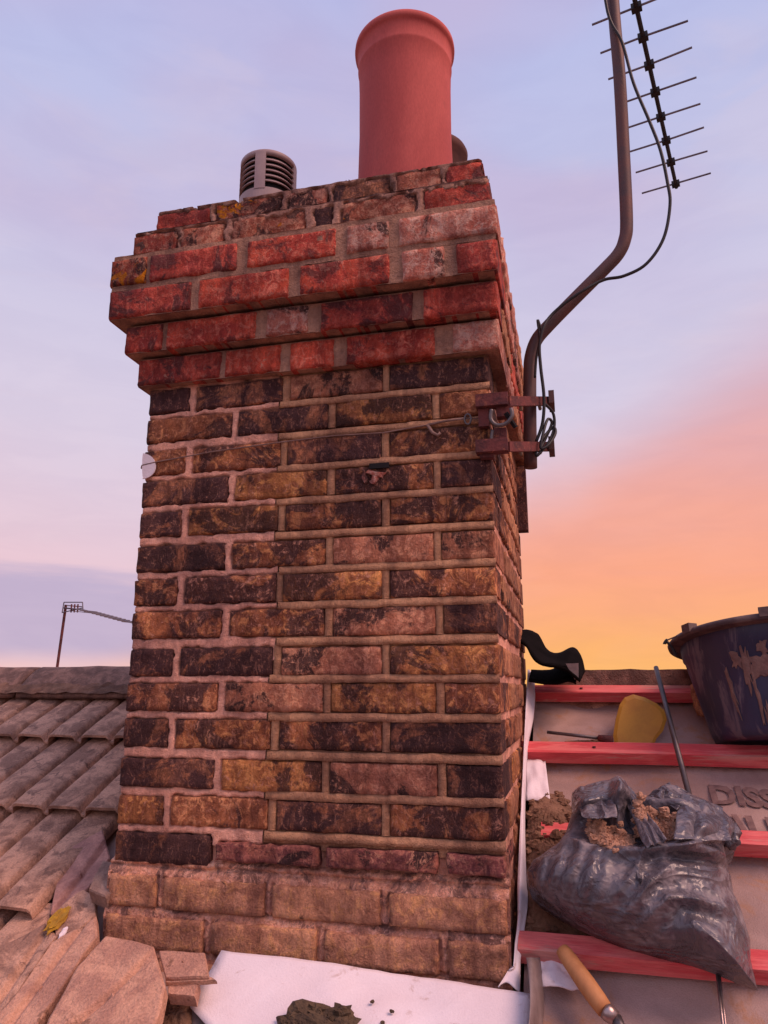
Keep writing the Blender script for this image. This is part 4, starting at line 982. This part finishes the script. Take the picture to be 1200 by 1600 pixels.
for (a0, z0_, wa, wz, sd_) in ((-1.92, .17, .16, .020, 1), (-1.70, .19, .10, .022, 2), (-1.62, .145, .07, .045, 3), (-2.1, .165, .05, .03, 4), (-1.45, .18, .14, .015, 5), (-1.98, .03, .03, .03, 6), (-1.3, .13, .06, .02, 7), (-2.2, .19, .07, .014, 8), (-2.05, .10, .02, .05, 9), (-1.75, .08, .025, .045, 10), (-2.35, .12, .03, .03, 11), (-1.88, .215, .05, .012, 12)):
    vs = []; fs = []; na2 = 20
    vs.append(onTub(a0, z0_, .0045))
    for r_ in (.5, 1., 1.05):
        for i in range(na2):
            t = 2*PI*i/na2; jag = 1+.75*fb(math.cos(t)*2.5+sd_*3, math.sin(t)*2.5, 1, 4); vs.append(onTub(a0+wa*r_*jag*math.cos(t), max(.022, min(.232, z0_+wz*r_*jag*math.sin(t)*1.6)), (.004, .0035, -.002)[(.5, 1., 1.05).index(r_)]))
    for i in range(na2): fs.append((0, 1+i, 1+(i+1) % na2))
    for r_ in range(2):
        for i in range(na2): a = 1+r_*na2+i; b_ = 1+r_*na2+(i+1) % na2; fs.append((a, a+na2, b_+na2, b_))
    mesh('mortar_splash', vs, fs, M['tubmud'], tubo)
hp = [P(x, y, 2.02) for x, y in ((1056, 1024), (1050, 1012), (1042, 1003), (1038, 1006), (1041, 1001), (1043, 1000))]; vs, fs = tube(bez(hp, 4), .004, 6); mesh('handle', vs, fs, M['cable'], tubo)
vs, fs = tube(bez([P(x, y, 2.0) for x, y in ((1043, 1000), (1060, 993), (1082, 985), (1110, 976), (1150, 969), (1200, 966))], 4), .0018, 6); mesh('handle', vs, fs, M['steel'], tubo)
# pale mortar lump behind batten
vs, fs = lump(P(1095, 1092, 2.13), .022, .02, .042, 7., 20, 14, .45, ax=(X, Y, Z)); tag(mesh('mortar_lump', vs, fs, M['Y'], None, smooth=True), 'pale pink lump of old mortar tucked against the left of the tub', 'mortar')
# yellow scoop
sc = [(961, 1166), (958, 1150), (962, 1125), (968, 1102), (976, 1090), (990, 1085), (1008, 1090), (1026, 1099), (1038, 1110), (1042, 1124), (1036, 1142), (1026, 1154), (1020, 1168)]
qs = 2.075
vs = [P(x, y, qs+.05*(1166-y)/80) for x, y in sc]; n = len(vs); vc = P(998, 1128, qs+.012)
ins = [v.lerp(vc, .14)+Vector((0, -.004, 0)) for v in vs]; bk = [v+Vector((0, .014, 0)) for v in vs]
allv = vs+ins+bk; fs = [(i, (i+1) % n, n+(i+1) % n, n+i) for i in range(n)]+[tuple(n+i for i in range(n))]+[((i+1) % n, i, 2*n+i, 2*n+(i+1) % n) for i in range(n)]+[tuple(2*n+i for i in range(n))[::-1]]
tag(mesh('plastic_scraper', allv, fs, M['yellow'], None), 'dirty yellow plastic scraper with rounded corners standing behind the second batten', 'scraper')
# dark chisel left of scraper
ch = thing('chisel', RP(905, 1152, .02), 'thin dark steel chisel lying on the membrane left of the yellow scraper', 'chisel')
vs, fs = tube([RP(855, 1144, .012), RP(935, 1153, .02)], .0042, 8); mesh('shank', vs, fs, M['steel'], ch, smooth=True)
vs, fs = tube([RP(935, 1153, .02), RP(956, 1156, .022)], [.008, .011], 10); mesh('head', vs, fs, M['rust'], ch, smooth=True)
# leaning rod
ra = P(1025, 1043, 2.13); rb_ = RP(1077, 1243, .05)
vs, fs = tube([ra, ra.lerp(rb_, .5), rb_], .0062, 8); tag(mesh('steel_rod', vs, fs, M['steel'], None, smooth=True), 'thin dark steel rod leaning across the upper battens behind the sack', 'rod')
rd = thing('steel_rod', RP(1128, 1560, .03), 'pair of thin bright rods poking out below the black sack', 'rod')
for dx in (0, 4): vs, fs = tube([RP(1119+dx, 1512, .03), RP(1134+dx, 1640, .045)], .0022, 6); mesh('prong', vs, fs, M['bright'], rd, smooth=True)
# wooden handled tool
tl = thing('trowel', RP(925, 1540, .02), 'wooden handled pointing tool with a muddy steel ferrule lying over the lowest batten', 'hand tool')
a, e = RP(877, 1482, .045), RP(945, 1578, .028); d = e-a
prof = [(0, .006), (.02, .0115), (.12, .0135), (.35, .0145), (.6, .0155), (.85, .0150), (1., .0135)]
vs, fs = tube([a+d*t for t, _ in prof], [r_ for _, r_ in prof], 16); mesh('handle', vs, fs, M['wood'], tl, smooth=True)
f0 = e; f1 = RP(962, 1592, .024); g1 = RP(990, 1640, .018)
vs, fs = tube([f0, f0.lerp(f1, .3), f1], [.0125, .0138, .0115], 14); mesh('ferrule', vs, fs, M['bright'], tl, smooth=True)
vs, fs = tube([f1, f1.lerp(g1, .25), g1], [.0105, .0085, .006], 10); mesh('shank', vs, fs, M['steel'], tl, smooth=True)
# printing on the membrane: only the letters that show
def letters(txt, x, y, x2, y2, hpx, sx=1.):
    cu = bpy.data.curves.new('print', 'FONT'); cu.body = txt; cu.size = 1.; cu.resolution_u = 3; cu.offset = .045
    ob = bpy.data.objects.new('print', cu); C.objects.link(ob); bpy.context.view_layer.update()
    me = bpy.data.meshes.new_from_object(ob); bpy.data.objects.remove(ob)
    w_ = max(v.co.x for v in me.vertices); hh = max(v.co.y for v in me.vertices)
    u0_, s0_ = RS(x, y); u1_, s1_ = RS(x2, y2); _, st = RS(x, y-hpx)
    H = s0_-st
    vs = [RF(u0_+(u1_-u0_)*v.co.x/w_+0.12*v.co.y/hh*0, s0_+(s1_-s0_)*v.co.x/w_-H*v.co.y/hh, 0) for v in me.vertices]
    vs = [v+NR*(felt_h(v.x, (RQ-v.y)/C30)+.0004) for v in vs]
    mesh('printed_word', vs, [tuple(p.vertices) for p in me.polygons], M['feltink'], roof)
letters('DISS', 1112, 1243, 1222, 1254, 26)
letters("' \\I I", 1130, 1298, 1222, 1308, 40)
# ---- loose tiles and bits at the foot left
M['stained'] = surf('mortar_stained_tile', (.54, .28, .22), (.34, .17, .145), 22, .93, 200, .7, .9, .004, spots=(30, .55, .12, (.42, .24, .20), .7))
lt = thing('broken_tile', RP(165, 1530, .05), 'large pale broken roof tile with a brown stain at the left foot of the stack', 'roof tile')
def poly_tile(px, h, th, name, parent, matk, hs=None, groove=None):
    vs = [RP(x, y, (hs[i] if hs else h)) for i, (x, y) in enumerate(px)]; n = len(vs); c = sum(vs, Vector())/n
    V = [c+NR*.002]; F = []; R_n = 22
    dv = []
    for i in range(n):
        for t in range(10): dv.append(vs[i].lerp(vs[(i+1) % n], t/10)+Vector((.004*N(i*3+t, 1, 2), .004*N(i*3+t, 5, 2), 0)))
    na = len(dv)
    for r_ in range(1, R_n+1):
        for v in dv:
            p = c.lerp(v, r_/R_n); p = p+NR*(.004*fb(p.x*12, p.y*12, 1.+h*20, 4)-(.003 if r_ == R_n else 0))
            if groove:
                d = (p.x-groove[0]) - groove[1]*(p.y-groove[2]); p = p-NR*.010*math.exp(-(d/.007)**2)
            V.append(p)
    for i in range(na): F.append((0, 1+i, 1+(i+1) % na))
    for r_ in range(R_n-1):
        for i in range(na): a = 1+r_*na+i; b_ = 1+r_*na+(i+1) % na; F.append((a, a+na, b_+na, b_))
    m0 = len(V); V += [v-NR*th for v in V[m0-na:m0]]
    for i in range(na): a = m0-na+i; b_ = m0-na+(i+1) % na; F.append((a, m0+i, m0+(i+1) % na, b_))
    F.append(tuple(m0+i for i in range(na))[::-1]); o = mesh(name, V, F, M[matk], parent, smooth=False); return o
def G(a, b_, h=.05):
    a = RP(*a, h); b_ = RP(*b_, h); return (a.x, (b_.x-a.x)/(b_.y-a.y), a.y)
g = RP(190, 1540, .09)
poly_tile([(165, 1462), (205, 1466), (240, 1478), (258, 1540), (250, 1580), (205, 1700), (40, 1700), (75, 1590), (120, 1510)], .095, .022, 'tile_face', lt, 'tile2', groove=(g.x, .55, g.y))
b_t = thing('broken_tile', RP(290, 1500, .05), 'small pale cut tile end on a dark packing piece beside the white sheet', 'roof tile')
poly_tile([(248, 1487), (275, 1486), (320, 1488), (326, 1524), (258, 1527)], .085, .012, 'tile_face', b_t, 'tile2')
poly_tile([(258, 1524), (332, 1526), (338, 1530), (258, 1534)], .078, .006, 'packing_slip', b_t, 'tile')
poly_tile([(262, 1534), (310, 1532), (304, 1556), (262, 1552)], .070, .02, 'lower_piece', b_t, 'tile2')
o = poly_tile([(82, 1470), (150, 1430), (152, 1462), (85, 1560), (-20, 1720), (-70, 1660), (20, 1560)], .062, .02, 'broken_tile', None, 'tile2', groove=G((30, 1590), (128, 1455))); tag(o, 'long pinkish tile piece left of the large loose broken tile', 'roof tile')
o = poly_tile([(-80, 1570), (0, 1478), (70, 1440), (90, 1462), (40, 1530), (-60, 1700)], .050, .02, 'broken_tile', None, 'tile', groove=G((-20, 1590), (70, 1455))); tag(o, 'grey brown tile running out of the frame at the bottom left corner', 'roof tile')
o = poly_tile([(84, 1425), (130, 1388), (148, 1400), (150, 1432), (112, 1462), (86, 1462)], .050, .02, 'broken_tile', None, 'tile'); tag(o, 'small upturned tile fragment beside the yellow lichen spot', 'roof tile')
o = poly_tile([(100, 1330), (160, 1296), (172, 1340), (140, 1385), (96, 1432), (78, 1424)], .036, .010, 'broken_tile', None, 'stained', groove=G((100, 1400), (160, 1320), .04)); tag(o, 'pink mortar stained tile edge against the lower left side of the stack', 'roof tile')
o = poly_tile([(160, 1343), (205, 1350), (214, 1362), (196, 1374), (165, 1402), (138, 1390), (146, 1368)], .085, .03, 'mortar_fillet', None, 'fillet'); tag(o, 'pale grey triangular fillet of mortar at the lower left corner of the stack', 'mortar')
M['x'] = None; M['lich'] = surf('yellow_lichen', (.55, .30, .02), (.35, .19, .03), 30, .95, 120, .6, 1., .006)
vs, fs = lump(RP(90, 1436, .055), .013, .030, .006, 9., 22, 12, .6); tag(mesh('lichen_patch', vs, fs, M['lich'], None), 'bright yellow lichen tuft growing on the tile edge', 'lichen')
vs, fs = lump(RP(99, 1457, .06), .005, .012, .004, 3., 12, 8, .5); tag(mesh('bird_dropping', vs, fs, M['white'], None), 'small white streak beside the yellow lichen', 'dropping')
heap([(250, 1560), (330, 1545), (300, 1640), (230, 1680)], .02, 'mortar_rubble', 'dark crumbs under the cut tile beside the white sheet', 'dirt', seed=4.1, n_lump=40, ls=.007)
for o in list(bpy.data.objects):
    if o.parent is None and o.name.split('.')[0] == 'broken_tile': o['group'] = 'broken roof tiles at the left foot of the stack'
    if o.name.split('.')[0] == 'chimney_pot': o['group'] = 'chimney pots on the stack'
    if 'o' in o: del o['o']
